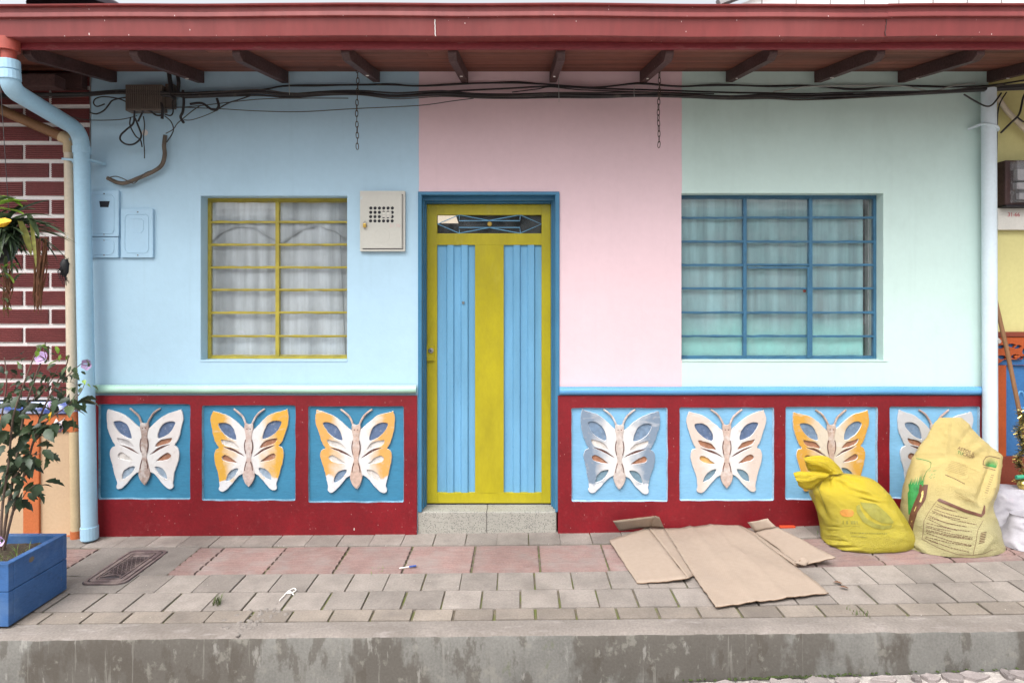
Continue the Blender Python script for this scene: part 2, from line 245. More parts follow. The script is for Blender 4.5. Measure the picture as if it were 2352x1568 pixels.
def clothmat(name, col, col2=None, z0=0, z1=0):
    m, t, b = newmat(name); v = wpos(t)
    f = ramp(t, noi(t, wpos(t, (1, 1, 0.3)), 6, 4), 0.3, 0.7)
    c = mixc(t, f, [x * 0.80 for x in col], col)
    st = ramp(t, noi(t, wpos(t, (1, 1, 0.05)), 11, 4), 0.36, 0.66, 0.52, 1.0); vm = nd(t, 'ShaderNodeVectorMath', operation='SCALE'); t.links.new(c, vm.inputs[0]); t.links.new(st, vm.inputs['Scale']); c = vm.outputs[0]   # upright darker stripes of the gathered net, painting in the folds' shade
    if col2:                                                       # a dyed lower half with a slanting, soft edge
        s = nd(t, 'ShaderNodeSeparateXYZ'); t.links.new(v, s.inputs[0])
        a = nd(t, 'ShaderNodeMath', operation='ADD'); t.links.new(s.outputs[2], a.inputs[0])
        t.links.new(ramp(t, noi(t, wpos(t, (1, 1, 0.5)), 2.5, 3), 0.2, 0.8, -0.15, 0.15), a.inputs[1])
        c = mixc(t, ramp(t, a.outputs[0], z1, z0), c, col2)
    t.links.new(c, b.inputs['Base Color']); b.inputs['Roughness'].default_value = 0.9
    tr = nd(t, 'ShaderNodeBsdfTranslucent'); t.links.new(c, tr.inputs['Color'])
    mx = nd(t, 'ShaderNodeMixShader'); mx.inputs[0].default_value = 0.15
    t.links.new(b.outputs[0], mx.inputs[1]); t.links.new(tr.outputs[0], mx.inputs[2]); t.links.new(mx.outputs[0], t.nodes['Material Output'].inputs[0])
    return m
M['curtain_white'] = clothmat('curtain_white', (0.86, 0.91, 0.96))
M['curtain_green'] = clothmat('curtain_green', (0.42, 0.68, 0.72), (0.33, 0.68, 0.64), 1.36, 1.56)
def sackmat(name, col, col2, zlo, zhi):
    m, t, b = newmat(name); v = wpos(t); s = nd(t, 'ShaderNodeSeparateXYZ'); t.links.new(v, s.inputs[0])
    f = ramp(t, noi(t, wpos(t, (1, 1, 1)), 5, 5), 0.3, 0.7)
    c = mixc(t, ramp(t, s.outputs[2], zlo, zhi), col2, col)        # brighter upper colour paints in light shining through; filled lower part shows its contents
    c = mixc(t, f, mixc(t, 1.0, c, (0.90, 0.90, 0.86), 'MULTIPLY'), c)
    t.links.new(c, b.inputs['Base Color']); b.inputs['Roughness'].default_value = 0.35; b.inputs['Specular IOR Level'].default_value = 0.5
    bn = nd(t, 'ShaderNodeBump', Strength=0.75, Distance=0.012)
    h = nd(t, 'ShaderNodeMath', operation='ADD'); t.links.new(noi(t, wpos(t, (1, 1, 1.6)), 9, 5, 0.62, 1.2), h.inputs[0]); t.links.new(noi(t, v, 260, 2, 0.5), h.inputs[1])
    t.links.new(h.outputs[0], bn.inputs['Height']); t.links.new(bn.outputs[0], b.inputs['Normal']); return m
M['sack_yellow'] = sackmat('sack_yellow', (0.56, 0.42, 0.016), (0.44, 0.365, 0.035), 0.2, 0.5)
M['sack_pale'] = sackmat('sack_pale', (0.55, 0.43, 0.165), (0.42, 0.375, 0.19), 0.22, 0.5)

# ------------------------------------------------------------------ mesh helpers
class MB:
    def __init__(s): s.v = []; s.f = []
    def add(s, vs_, fs):
        o = len(s.v); s.v += [tuple(p) for p in vs_]; s.f += [tuple(i + o for i in f) for f in fs]; return s
    def box(s, x0, x1, y0, y1, z0, z1):
        return s.add([(x0, y0, z0), (x1, y0, z0), (x1, y1, z0), (x0, y1, z0), (x0, y0, z1), (x1, y0, z1), (x1, y1, z1), (x0, y1, z1)],
                     [(0, 3, 2, 1), (4, 5, 6, 7), (0, 1, 5, 4), (1, 2, 6, 5), (2, 3, 7, 6), (3, 0, 4, 7)])
    def bar(s, a, b, w, h, up=(0, 0, 1)):
        a, b = Vector(a), Vector(b); d = (b - a).normalized(); sd_ = d.cross(Vector(up)).normalized(); u = sd_.cross(d)
        vs_ = [p + sd_ * i * w / 2 + u * j * h / 2 for p in (a, b) for i, j in ((-1, -1), (1, -1), (1, 1), (-1, 1))]
        return s.add(vs_, [(0, 1, 2, 3), (7, 6, 5, 4), (0, 4, 5, 1), (1, 5, 6, 2), (2, 6, 7, 3), (3, 7, 4, 0)])
    def prism(s, prof, axis, a, b):
        """profile of (p, q) points swept along an axis: x -> (y, z), y -> (x, z), z -> (x, y)"""
        n = len(prof); mk = {'x': lambda t, p: (t, p[0], p[1]), 'y': lambda t, p: (p[0], t, p[1]), 'z': lambda t, p: (p[0], p[1], t)}[axis]
        return s.add([mk(a, p) for p in prof] + [mk(b, p) for p in prof],
                     [tuple(range(n))[::-1], tuple(range(n, 2 * n))] + [(i, (i + 1) % n, n + (i + 1) % n, n + i) for i in range(n)])
    def tube(s, pts, r, n=8, cap=True, closed=False):
        pts = [Vector(p) for p in pts]; k = len(pts); rr = r if isinstance(r, (list, tuple)) else [r] * k
        rings = []; ref = None
        for i, p in enumerate(pts):
            if closed: t = pts[(i + 1) % k] - pts[i - 1]
            else: t = pts[min(i + 1, k - 1)] - pts[max(i - 1, 0)]
            t = t.normalized() if t.length > 1e-9 else Vector((0, 0, 1))
            if ref is None: ref = Vector((0, 1, 0)) if abs(t.y) < 0.9 else Vector((1, 0, 0))
            a = t.cross(ref).normalized(); ref = a.cross(t).normalized()
            rings.append([p + (a * math.cos(2 * math.pi * j / n) + ref * math.sin(2 * math.pi * j / n)) * rr[i] for j in range(n)])
        fs = []
        for i in range(k if closed else k - 1):
            i2 = (i + 1) % k
            fs += [(i * n + j, i * n + (j + 1) % n, i2 * n + (j + 1) % n, i2 * n + j) for j in range(n)]
        if cap and not closed: fs += [tuple(range(n))[::-1], tuple(range((k - 1) * n, k * n))]
        return s.add([q for ring in rings for q in ring], fs)
    def lathe(s, prof, c, n=20, axis='z'):
        """profile of (radius, height) turned round an axis through c"""
        c = Vector(c); vs_ = []
        for r, h in prof:
            for j in range(n):
                a = 2 * math.pi * j / n; q = (r * math.cos(a), r * math.sin(a), h)
                if axis == 'y': q = (q[0], -q[2], q[1])
                vs_.append(c + Vector(q))
        fs = [(i * n + j, i * n + (j + 1) % n, (i + 1) * n + (j + 1) % n, (i + 1) * n + j) for i in range(len(prof) - 1) for j in range(n)]
        fs += [tuple(range(n))[::-1], tuple(range((len(prof) - 1) * n, len(prof) * n))]
        return s.add(vs_, fs)
    def grid(s, rows, close_u=False):
        n = len(rows[0]); vs_ = [p for r in rows for p in r]; fs = []
        for i in range(len(rows) - 1):
            for j in range(n if close_u else n - 1):
                j2 = (j + 1) % n; fs.append((i * n + j, i * n + j2, (i + 1) * n + j2, (i + 1) * n + j))
        return s.add(vs_, fs)
    def wall(s, xs, zs, solid, y0, y1):
        """a wall sheet between y0 (front) and y1 with openings: cells of a grid that are not solid are left out and get reveals"""
        for i in range(len(xs) - 1):
            for j in range(len(zs) - 1):
                if not solid(i, j): continue
                a, b, c, d = xs[i], xs[i + 1], zs[j], zs[j + 1]
                s.add([(a, y0, c), (b, y0, c), (b, y0, d), (a, y0, d)], [(0, 1, 2, 3)]); s.add([(a, y1, c), (b, y1, c), (b, y1, d), (a, y1, d)], [(3, 2, 1, 0)])
                nb = lambda ii, jj: 0 <= ii < len(xs) - 1 and 0 <= jj < len(zs) - 1 and solid(ii, jj)
                if not nb(i - 1, j): s.add([(a, y0, c), (a, y0, d), (a, y1, d), (a, y1, c)], [(0, 1, 2, 3)])
                if not nb(i + 1, j): s.add([(b, y0, c), (b, y0, d), (b, y1, d), (b, y1, c)], [(3, 2, 1, 0)])
                if not nb(i, j - 1): s.add([(a, y0, c), (b, y0, c), (b, y1, c), (a, y1, c)], [(3, 2, 1, 0)])
                if not nb(i, j + 1): s.add([(a, y0, d), (b, y0, d), (b, y1, d), (a, y1, d)], [(0, 1, 2, 3)])
        return s
def wloc(o):
    p = Vector((0, 0, 0))
    while o: p += o.location; o = o.parent
    return p
def obj(name, mb, mat, parent=None, origin=None, smooth=False, bevel=0.0, mods=(), label=None):
    """ONE mesh object from vertices given in world coordinates"""
    base = wloc(parent) if parent else Vector((0, 0, 0))
    org = Vector(origin) if origin is not None else base
    if isinstance(mb, MB):
        me = bpy.data.meshes.new(name); me.from_pydata([tuple(Vector(p) - org) for p in mb.v], [], mb.f)
        bm = bmesh.new(); bm.from_mesh(me); bmesh.ops.remove_doubles(bm, verts=bm.verts, dist=1e-5)
        bmesh.ops.recalc_face_normals(bm, faces=bm.faces)
        if bevel:
            es = [e for e in bm.edges if len(e.link_faces) == 2 and e.calc_face_angle(0) > 0.5]
            bmesh.ops.bevel(bm, geom=es, offset=bevel, segments=2, profile=0.6, affect='EDGES', clamp_overlap=True)
        bm.to_mesh(me); bm.free()
    else: me = mb
    if smooth:
        for p in me.polygons: p.use_smooth = True
        try: me.set_sharp_from_angle(angle=R(40))
        except Exception: pass
    o = bpy.data.objects.new(name, me); C.objects.link(o)
    if mat is not None and not me.materials: me.materials.append(M[mat] if isinstance(mat, str) else mat)
    if parent: o.parent = parent; o.location = org - base
    else: o.location = org
    if label: o['label'] = label
    return o
def tag(o, label, cat, group=None):
    o['label'] = label; o['category'] = cat
    if group: o['group'] = group
    return o
def thing(name, label, cat, loc=(0, 0, 0), group=None):
    o = bpy.data.objects.new(name, None); C.objects.link(o); o.location = loc; o.empty_display_size = 0.1
    return tag(o, label, cat, group)
def structure(o): o['kind'] = 'structure'; return o
def inst(name, me, parent, loc, rot=(0, 0, 0), scale=(1, 1, 1)):
    o = bpy.data.objects.new(name, me); C.objects.link(o); o.parent = parent; o.location = Vector(loc) - (wloc(parent) if parent else Vector()); o.rotation_euler = rot; o.scale = scale; return o
def catmull(pts, n=5, closed=True):
    pts = [Vector(p) for p in pts]; k = len(pts); out = []
    for i in range(k if closed else k - 1):
        g = (lambda j: pts[j % k]) if closed else (lambda j: pts[max(0, min(k - 1, j))])
        p0, p1, p2, p3 = g(i - 1), g(i), g(i + 1), g(i + 2)
        for q in range(n):
            t = q / n
            out.append(0.5 * ((2 * p1) + (p2 - p0) * t + (2 * p0 - 5 * p1 + 4 * p2 - p3) * t * t + (3 * p1 - p0 - 3 * p2 + p3) * t ** 3))
    if not closed: out.append(pts[-1])
    return out
def fill(loops, extrude=0.0, bevel=0.0):
    """flat outline with holes in x, z, filled and thickened; faces -y"""
    cu = bpy.data.curves.new('c', 'CURVE'); cu.dimensions = '2D'; cu.fill_mode = 'BOTH'; cu.extrude = extrude; cu.bevel_depth = bevel; cu.bevel_resolution = 1
    for lp in loops:
        sp = cu.splines.new('POLY'); sp.points.add(len(lp) - 1); sp.use_cyclic_u = True
        for i, p in enumerate(lp): sp.points[i].co = (p[0], p[1], 0, 1)
    return curve_mesh(cu)
def curve_mesh(cu):
    o = bpy.data.objects.new('c', cu); C.objects.link(o); bpy.context.view_layer.update()
    me = bpy.data.meshes.new_from_object(o.evaluated_get(bpy.context.evaluated_depsgraph_get()))
    bpy.data.objects.remove(o); bpy.data.curves.remove(cu)
    for v in me.vertices: x, y, z = v.co; v.co = (x, -z, y)
    me.materials.clear(); return me
def text_mesh(s, size, spacing=1.0):
    cu = bpy.data.curves.new('t', 'FONT'); cu.body = s; cu.size = size; cu.extrude = 0; cu.resolution_u = 2; cu.space_character = spacing
    return curve_mesh(cu)

# ------------------------------------------------------------------ the setting: street, kerb, pavement
def prof_rows(x0, x1, nx, rows, zf):
    mb = MB(); xs = [x0 + (x1 - x0) * i / nx for i in range(nx + 1)]
    mb.grid([[(x, y, zf(x, y)) for x in xs] for y in rows]); return mb
mb = prof_rows(-60, 60, 120, [-1.335 - 0.02, -1.6, -2.2, -4, -8, -20, -60], lambda x, y: street_z(x) - 0.012)
street = structure(obj('street', mb, 'street'))
mb = prof_rows(-9, 9, 180, [0.3, 0.0, -0.3, -0.64, -0.9, -1.19], lambda x, y: pav(x, y) - 0.012)
pavement = structure(obj('pavement', mb, 'joint'))
# kerb: a cast edge with a rough arris
kt = MB(); kf = MB(); NX = 420; xs = [-6 + 12 * i / NX for i in range(NX + 1)]
def arris(x, k): return 0.006 * noise.noise(Vector((x * 7, k, 0))) + 0.003 * noise.noise(Vector((x * 31, k, 3)))
kt.grid([[(x, -1.203 + arris(x, 5) * 0.5, pav(x, -1.2) - 0.010) for x in xs], [(x, -1.207 + arris(x, 5) * 0.5, pav(x, -1.2) - 0.001) for x in xs], [(x, -1.27, pav(x, -1.27) - 0.002 + arris(x, 9) * .3) for x in xs],
         [(x, -1.318 + arris(x, 1), pav(x, -1.3) - 0.003) for x in xs], [(x, -1.334 + arris(x, 1), pav(x, -1.335) - 0.014 + arris(x, 2)) for x in xs]])
kf.grid([[(x, -1.334 + arris(x, 1), pav(x, -1.335) - 0.014 + arris(x, 2)) for x in xs], [(x, -1.338 + arris(x, 1) * .4, pav(x, -1.335) - 0.03 + arris(x, 3)) for x in xs],
         [(x, -1.340 + 0.003 * noise.noise(Vector((x * 3, 4, 1))), pav(x, -1.335) * .5 - 0.12) for x in xs], [(x, -1.346, street_z(x) - 0.05) for x in xs]])
kerb = structure(obj('kerb', kt, 'kerb_top', smooth=True))
structure(obj('kerb_face', kf, 'kerb_face', smooth=True))['label'] = 'stained concrete front of the kerb'
bpy.data.objects['kerb_face'].parent = kerb

# paving tiles, each an object of its own
def tile_mesh(name, w, l, t=0.03, bev=0.004):
    mb = MB().box(-w / 2, w / 2, -l / 2, l / 2, -t, 0); o = obj(name, mb, None, bevel=bev); me = o.data; bpy.data.objects.remove(o); return me
def ribbed_tile(w, l):
    mb = MB().box(-w / 2, w / 2, -l / 2, l / 2, -0.03, -0.010)
    n = 6; p = (l - 0.012) / n
    for i in range(n):
        a = -l / 2 + 0.006 + i * p
        mb.prism([(a + 0.001, -0.010), (a + p - 0.014, -0.010), (a + p - 0.019, 0.0005), (a + 0.006, 0.0005)], 'x', -w / 2 + 0.003, w / 2 - 0.003)
    o = obj('tile', mb, None); me = o.data; bpy.data.objects.remove(o)
    me.materials.append(M['tile_pink']); me.materials.append(M['groove_dark'])
    for f in me.polygons:
        if f.normal.z > .9 and f.center.z < -.005: f.material_index = 1
    return me
def lay(y0, y1, x_ref, pitch, me_list, mat, gap, xr=(-4.6, 4.6), skip=None):
    i0 = math.floor((xr[0] - x_ref) / pitch)
    x = x_ref + i0 * pitch
    while x < xr[1]:
        xc = x + pitch / 2; yc = (y0 + y1) / 2
        if not (skip and skip(xc, yc)):
            sl = (pav(xc + .1, yc) - pav(xc - .1, yc)) / .2; sy = (pav(xc, y1) - pav(xc, y0)) / (y1 - y0)
            o = inst('paving_tile', rnd.choice(me_list), pavement, (xc + rnd.uniform(-.002, .002), yc + rnd.uniform(-.002, .002), pav(xc, yc) + rnd.uniform(-.002, .0015)),
                     (math.atan(sy) + rnd.uniform(-.003, .003), -math.atan(sl) + rnd.uniform(-.004, .004), rnd.uniform(-.008, .008)))
        x += pitch
def tm(name, w, l, mat):
    me = tile_mesh(name, w, l); me.materials.append(M[mat]); return me
MX0, MX1, MY0, MY1 = -2.60, -2.23, -0.80, -0.235               # the inspection cover's concrete surround
incover = lambda x, y, hw, hl: (x + hw > MX0 and x - hw < MX1 and y + hl > MY0 and y - hl < MY1)
rows = [(-0.212, 0.02, -0.131, 0.2145, 'tile', 0.003), (-0.867, -0.640, -0.109, 0.216, 'tile', 0.006), (-1.078, -0.867, -0.1916, 0.212, 'tile', 0.009), (-1.199, -1.078, -0.114, 0.213, 'tile_tan', 0.011)]
for y0, y1, xr_, p_, mt, gap in rows:
    lay(y0, y1, xr_, p_, [tm('paving_tile', p_ - gap, (y1 - y0) - gap * .8, mt), tm('paving_tile', p_ - gap * 1.3, (y1 - y0) - gap, mt)], mt, gap, skip=lambda x, y: incover(x, y, .03, .09))
me = ribbed_tile(0.408, 0.420)
lay(-0.640, -0.212, -0.273, 0.417, [me], 'tile_pink', 0.01, skip=lambda x, y: incover(x, y, .15, .12))
# concrete patch round the cover
for (ax, bx, ay, by, nx_, ny_) in ((-2.772, -2.108, -.640, -.214, 26, 16), (-2.699, -2.272, -.865, -.641, 18, 9)):
    rows_ = [[(ax + (bx - ax) * i / nx_, ay + (by - ay) * j / ny_, pav(ax + (bx - ax) * i / nx_, ay + (by - ay) * j / ny_) - 0.003 + 0.003 * noise.noise(Vector((i * .6, j * .7, ax)))) for i in range(nx_ + 1)] for j in range(ny_ + 1)]
    obj('concrete_patch', MB().grid(rows_), 'concrete', pavement, smooth=True)
me = ribbed_tile(0.158, 0.420); inst('paving_tile', me, pavement, (-2.024, -.426, pav(-2.024, -.426)))
# loose irregular stones of the street along the kerb
y = -1.40
while y > -2.3:
    x = -3.4 + rnd.uniform(0, .1)
    while x < 3.6:
        w_, l_ = rnd.uniform(.05, .17), rnd.uniform(.045, .09)
        n = rnd.randint(6, 8); pts = []
        for k in range(n):
            a = 2 * math.pi * k / n + rnd.uniform(-.25, .25); pts.append((math.cos(a) * w_ / 2 * rnd.uniform(.68, 1.12), math.sin(a) * l_ / 2 * rnd.uniform(.65, 1.12)))
        mb = MB(); top = [(x + p[0] * .82, y + p[1] * .8, street_z(x) + .004) for p in pts]; top = [(p[0], p[1], p[2] + rnd.uniform(-.006, .006)) for p in top]; mid = [(x + p[0], y + p[1], street_z(x) + .002) for p in pts]; bot = [(x + p[0], y + p[1], street_z(x) - .03) for p in pts]
        mb.add(top + mid + bot, [tuple(range(n))] + [(n * r + i, n * r + (i + 1) % n, n * (r + 1) + (i + 1) % n, n * (r + 1) + i) for r in (0, 1) for i in range(n)])
        if x > -0.2 and y > -1.95: obj('stone', mb, 'stone', street)
        x += w_ + rnd.uniform(.004, .02)
    y -= rnd.uniform(.07, .085)
# moss along the foot of the kerb
mb = MB()
for k in range(150):
    x = rnd.choice([rnd.gauss(1.25, .10), rnd.gauss(1.5, .12), rnd.uniform(0.8, 3.0)]); r = rnd.uniform(.003, .009); z = street_z(x) + .002; y = -1.352 - rnd.uniform(0, .018)
    mb.lathe([(r, 0), (r * .8, r * .35), (r * .3, r * .55)], (x, y, z), 7)
o = obj('moss', mb, 'moss', smooth=True); o['kind'] = 'stuff'; o['label'] = 'green moss cushions at the foot of the kerb'; o['category'] = 'moss'

# ------------------------------------------------------------------ the pastel house
house = thing('house', 'single storey house front painted blue, pink and mint with butterfly wainscot', 'house', (0, 0, 0))
zT = 3.30; zW = 1.008
xl, xdl, xdr, xpm, xr = -2.99, -0.689, 0.300, 1.160, 3.32
zdoor = 2.391
wl = dict(x0=X(461), x1=X(797), z0=Z(828), z1=Z(450), fy=0.100)
wr = dict(x0=xpm, x1=X(2029), z0=Z(828), z1=Z(444), fy=0.085)
WT = 0.24
mb = MB().wall([xl, wl['x0'], wl['x1'], xdl], [-0.3, wl['z0'], wl['z1'], zT], lambda i, j: not (i == 1 and j == 1), 0, WT)
obj('wall', mb, 'wall_blue', house, bevel=0.004, label='light blue painted wall section with the yellow window')
mb = MB().wall([xdl, xdr, xpm], [-0.3, zdoor, zT], lambda i, j: not (i == 0 and j == 0), 0, WT)
obj('wall', mb, 'wall_pink', house, label='pink painted wall section around the door')
mb = MB().wall([xpm, wr['x1'], xr], [-0.3, wr['z0'], wr['z1'], zT], lambda i, j: not (i == 0 and j == 1), 0, WT)
obj('wall', mb, 'wall_mint', house, bevel=0.004, label='mint green painted wall section with the blue window')

for nm, xe_, za, zb2, sgn in (('wall_blue', xdl, zdoor + .004, zT, 1), ('wall_pink', xpm, wr['z1'], zT, 1), ('wall_pink', xpm, zW - .02, wr['z0'], 1)):
    n = 60; ed = [(xe_ + .003 + .004 * noise.noise(Vector((z * 5, xe_, 0))) + .0018 * noise.noise(Vector((z * 30, xe_, 1))), z) for z in [za + (zb2 - za) * i / n for i in range(n + 1)]]
    obj('paint_lap', fill([[(xe_ - .004, za)] + ed + [(xe_ - .004, zb2)]], extrude=.0004), nm, house, origin=(0, -.0008, 0))
# wainscot with sunken butterfly panels
YR, YP = -0.024, -0.006
panels = [(230.7, 441, 926, 1144), (467.5, 681.4, 929, 1147), (710.6, 929, 931, 1151), (1312, 1531.7, 934.7, 1149), (1558.6, 1775, 934, 1147), (1800.6, 2011.6, 932.5, 1145), (2038.6, 2245.6, 932, 1142)]
pb = [(X(a), X(b), Z(d), Z(c)) for a, b, c, d in panels]
def rrect(x0, x1, z0, z1, r, n=4):
    out = []
    for cx, cz, a0 in ((x1 - r, z1 - r, 0), (x0 + r, z1 - r, 90), (x0 + r, z0 + r, 180), (x1 - r, z0 + r, 270)):
        for k in range(n + 1):
            a = R(a0 + 90 * k / n); out.append((cx + r * math.cos(a), cz + r * math.sin(a)))
    return out
def wob(lp, amp, seed):
    out = []
    for i, p in enumerate(lp):
        q = Vector((p[0] * 9, p[1] * 9, seed)); out.append((p[0] + amp * noise.noise(q), p[1] + amp * noise.noise(q + Vector((7, 3, 1)))))
    return out
def dense(lp, step=0.03):
    out = []
    for i in range(len(lp)):
        a, b = Vector((lp[i][0], lp[i][1])), Vector((lp[(i + 1) % len(lp)][0], lp[(i + 1) % len(lp)][1])); n = max(1, int((b - a).length / step))
        out += [tuple(a + (b - a) * k / n) for k in range(n)]
    return out
for (x0, x1, sel) in ((xl, X(958.5), pb[:3]), (X(1281), X(2258.5), pb[3:])):
    loops = [[(x0, wz(x0) - 0.05), (x1, wz(x1) - 0.05), (x1, zW - 0.045), (x0, zW - 0.045)]]
    holes = [wob(dense(rrect(*b, 0.012)), 0.004, i * 3.1) for i, b in enumerate(sel)]
    me = fill(loops + holes, extrude=0.011)
    o = obj('wainscot', me, 'red', house, origin=(0, YR + 0.011, 0))
    for b, hl in zip(sel, holes):
        dark = sel[0] is pb[0]
        mb = MB(); n = len(hl); cx, cz = (b[0] + b[1]) / 2, (b[2] + b[3]) / 2
        def inset(p, k): return (p[0] + (0.007 if p[0] < cx else -0.007) * k, p[1] + (0.007 if p[1] < cz else -0.007) * k)
        mb.grid([[(p[0], YR + 0.002, p[1]) for p in hl], [(inset(p, 1)[0], YP - 0.001, inset(p, 1)[1]) for p in hl]], close_u=True)
        obj('panel_rim', mb, 'rim_dark' if dark else 'rim_light', house)
        obj('panel', MB().box(b[0] - .01, b[1] + .01, YP, YP + .004, b[2] - .01, b[3] + .01), 'panel_dark' if dark else 'panel_light', house)
# half-round mouldings
def moulding(x0, x1, va, vb, mat):
    n = int((x1 - x0) / 0.06); rows_ = []
    for k in range(9):
        a = R(-90 + 180 * k / 8); rows_.append([])
        for i in range(n + 1):
            x = x0 + (x1 - x0) * i / n; h = (Z(va) - Z(vb)) / 2; zc = (Z(va) + Z(vb)) / 2 + 0.003 * noise.noise(Vector((x * 2.5, 0, va)))
            rows_[-1].append((x, -0.012 - 0.034 * math.cos(a) + .002 * noise.noise(Vector((x * 4, 2, 1))), zc + h * math.sin(a)))
    mb = MB().grid(rows_); m = len(rows_[0])
    mb.add([rows_[k][0] for k in range(9)], [tuple(range(9))]); mb.add([rows_[k][-1] for k in range(9)], [tuple(range(9))])
    obj('moulding', mb, mat, house, smooth=True)
moulding(X(214), X(957.5), 883, 902.5, 'mould_green'); moulding(X(1284.5), X(2258), 887, 906.5, 'mould_blue')

# butterflies: outline drawn once as half, in units of the picture of the first panel
K = 0.00072678
def bp(lst, sx=1): return [((x - 545) * K * sx, -(y - 686) * K) for x, y in lst]
WING = [(512, 470), (480, 448), (420, 390), (340, 333), (260, 304), (215, 292), (196, 285), (191, 300), (183, 330), (180, 380), (192, 450), (212, 525), (240, 590), (264, 630), (232, 652), (216, 700), (226, 765), (246, 835), (262, 900), (274, 955), (280, 990), (272, 1022), (290, 1042), (325, 1036), (372, 990), (412, 942), (450, 900), (492, 878)]
TAIL = [(500, 925), (520, 972), (545, 1004)]
CELLS = {'eye': [(255, 412), (310, 402), (370, 430), (405, 490), (414, 548), (370, 543), (310, 508), (270, 460)],
         'slit': [(285, 560), (330, 565), (390, 580), (425, 610), (438, 640), (380, 630), (310, 605)],
         'drop': [(293, 722), (320, 700), (362, 716), (400, 742), (434, 770), (370, 768), (310, 752)],
         'foot': [(330, 932), (345, 882), (390, 845), (446, 838), (422, 890), (382, 926), (340, 944)],
         'vein': [(300, 628), (380, 640), (450, 674), (505, 718), (448, 694), (378, 662)]}
BODY = [(512, 412), (545, 420), (578, 412), (584, 450), (574, 500), (570, 545), (580, 600), (580, 650), (568, 705), (562, 735), (580, 800), (594, 860), (600, 905), (580, 960), (545, 1000)]
def wing_mat(i, col, white, tips, edge=0.5):
    m, t, b = newmat('butterfly_paint')
    o = nd(t, 'ShaderNodeTexCoord').outputs['Object']; s = nd(t, 'ShaderNodeSeparateXYZ'); t.links.new(o, s.inputs[0])
    ab = nd(t, 'ShaderNodeMath', operation='ABSOLUTE'); t.links.new(s.outputs[0], ab.inputs[0])
    ad = nd(t, 'ShaderNodeMath', operation='ADD'); t.links.new(ab.outputs[0], ad.inputs[0])
    t.links.new(ramp(t, noi(t, wpos(t, (1, 1, 1)), 7, 5), 0.25, 0.75, -0.05, 0.05), ad.inputs[1])
    c = mixc(t, ramp(t, ad.outputs[0], 0.085, 0.185), white, col)
    if tips is not None:
        tz = nd(t, 'ShaderNodeMath', operation='ADD'); t.links.new(s.outputs[2], tz.inputs[0]); t.links.new(ramp(t, noi(t, wpos(t), 9, 4), 0.3, 0.7, -0.03, 0.03), tz.inputs[1])
        c = mixc(t, ramp(t, tz.outputs[0], tips - 0.012, tips), (0.64, 0.64, 0.66), c)
    f = ramp(t, noi(t, wpos(t, (1, 1, 1)), 30, 5), 0.58, 0.75, 0, 0.45); c = mixc(t, f, c, (0.44, 0.37, 0.33)); f = ramp(t, noi(t, wpos(t, (0.5, 1, 2)), 12, 5), 0.60, 0.72, 0, 0.5); c = mixc(t, f, c, (0.66, 0.65, 0.65))
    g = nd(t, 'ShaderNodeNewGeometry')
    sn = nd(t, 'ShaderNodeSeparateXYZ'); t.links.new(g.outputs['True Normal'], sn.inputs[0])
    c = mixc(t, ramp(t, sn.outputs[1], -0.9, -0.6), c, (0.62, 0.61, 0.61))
    t.links.new(c, b.inputs['Base Color']); b.inputs['Roughness'].default_value = 0.6
    bn = nd(t, 'ShaderNodeBump', Strength=0.6, Distance=0.004); t.links.new(noi(t, wpos(t), 30, 5), bn.inputs['Height']); t.links.new(bn.outputs[0], b.inputs['Normal'])
    return m
def plain(name, col, var=0.2, sc=40): return paint(name, col, 0.6, var, sc, 0.1, 0.4, 60, stains=(((0.50, 0.49, 0.48), 45, 0.58, 0.75, 0.45, (1, 1, 1)),))
def worn(name, col): return paint(name, col, 0.6, 0.2, 40, 0.1, 0.4, 60, stains=(((0.60, 0.57, 0.55), 16, 0.50, 0.66, 0.7, (1, 1, 1)),))
CM = {'blue': plain('cell_blue', (0.10, 0.15, 0.26)), 'slate': plain('cell_slate', (0.17, 0.25, 0.36)), 'brown': plain('cell_brown', (0.36, 0.17, 0.10)), 'grey': plain('cell_grey', (0.52, 0.50, 0.50)), 'bluegrey': plain('cell_bluegrey', (0.30, 0.38, 0.47)), 'ochre': plain('cell_ochre', (0.62, 0.36, 0.12)), 'dark': plain('cell_line', (0.12, 0.05, 0.04), 0.1), 'pale': plain('cell_pale', (0.66, 0.62, 0.58)), 'teal': plain('cell_teal', (0.16, 0.26, 0.33))}
BODYM = [worn('body_%d' % i, c) for i, c in enumerate([(0.36, 0.27, 0.235), (0.52, 0.40, 0.36), (0.54, 0.39, 0.32), (0.54, 0.46, 0.42), (0.54, 0.41, 0.35), (0.48, 0.35, 0.28), (0.44, 0.31, 0.27)])]
W_ = (0.64, 0.632, 0.625)
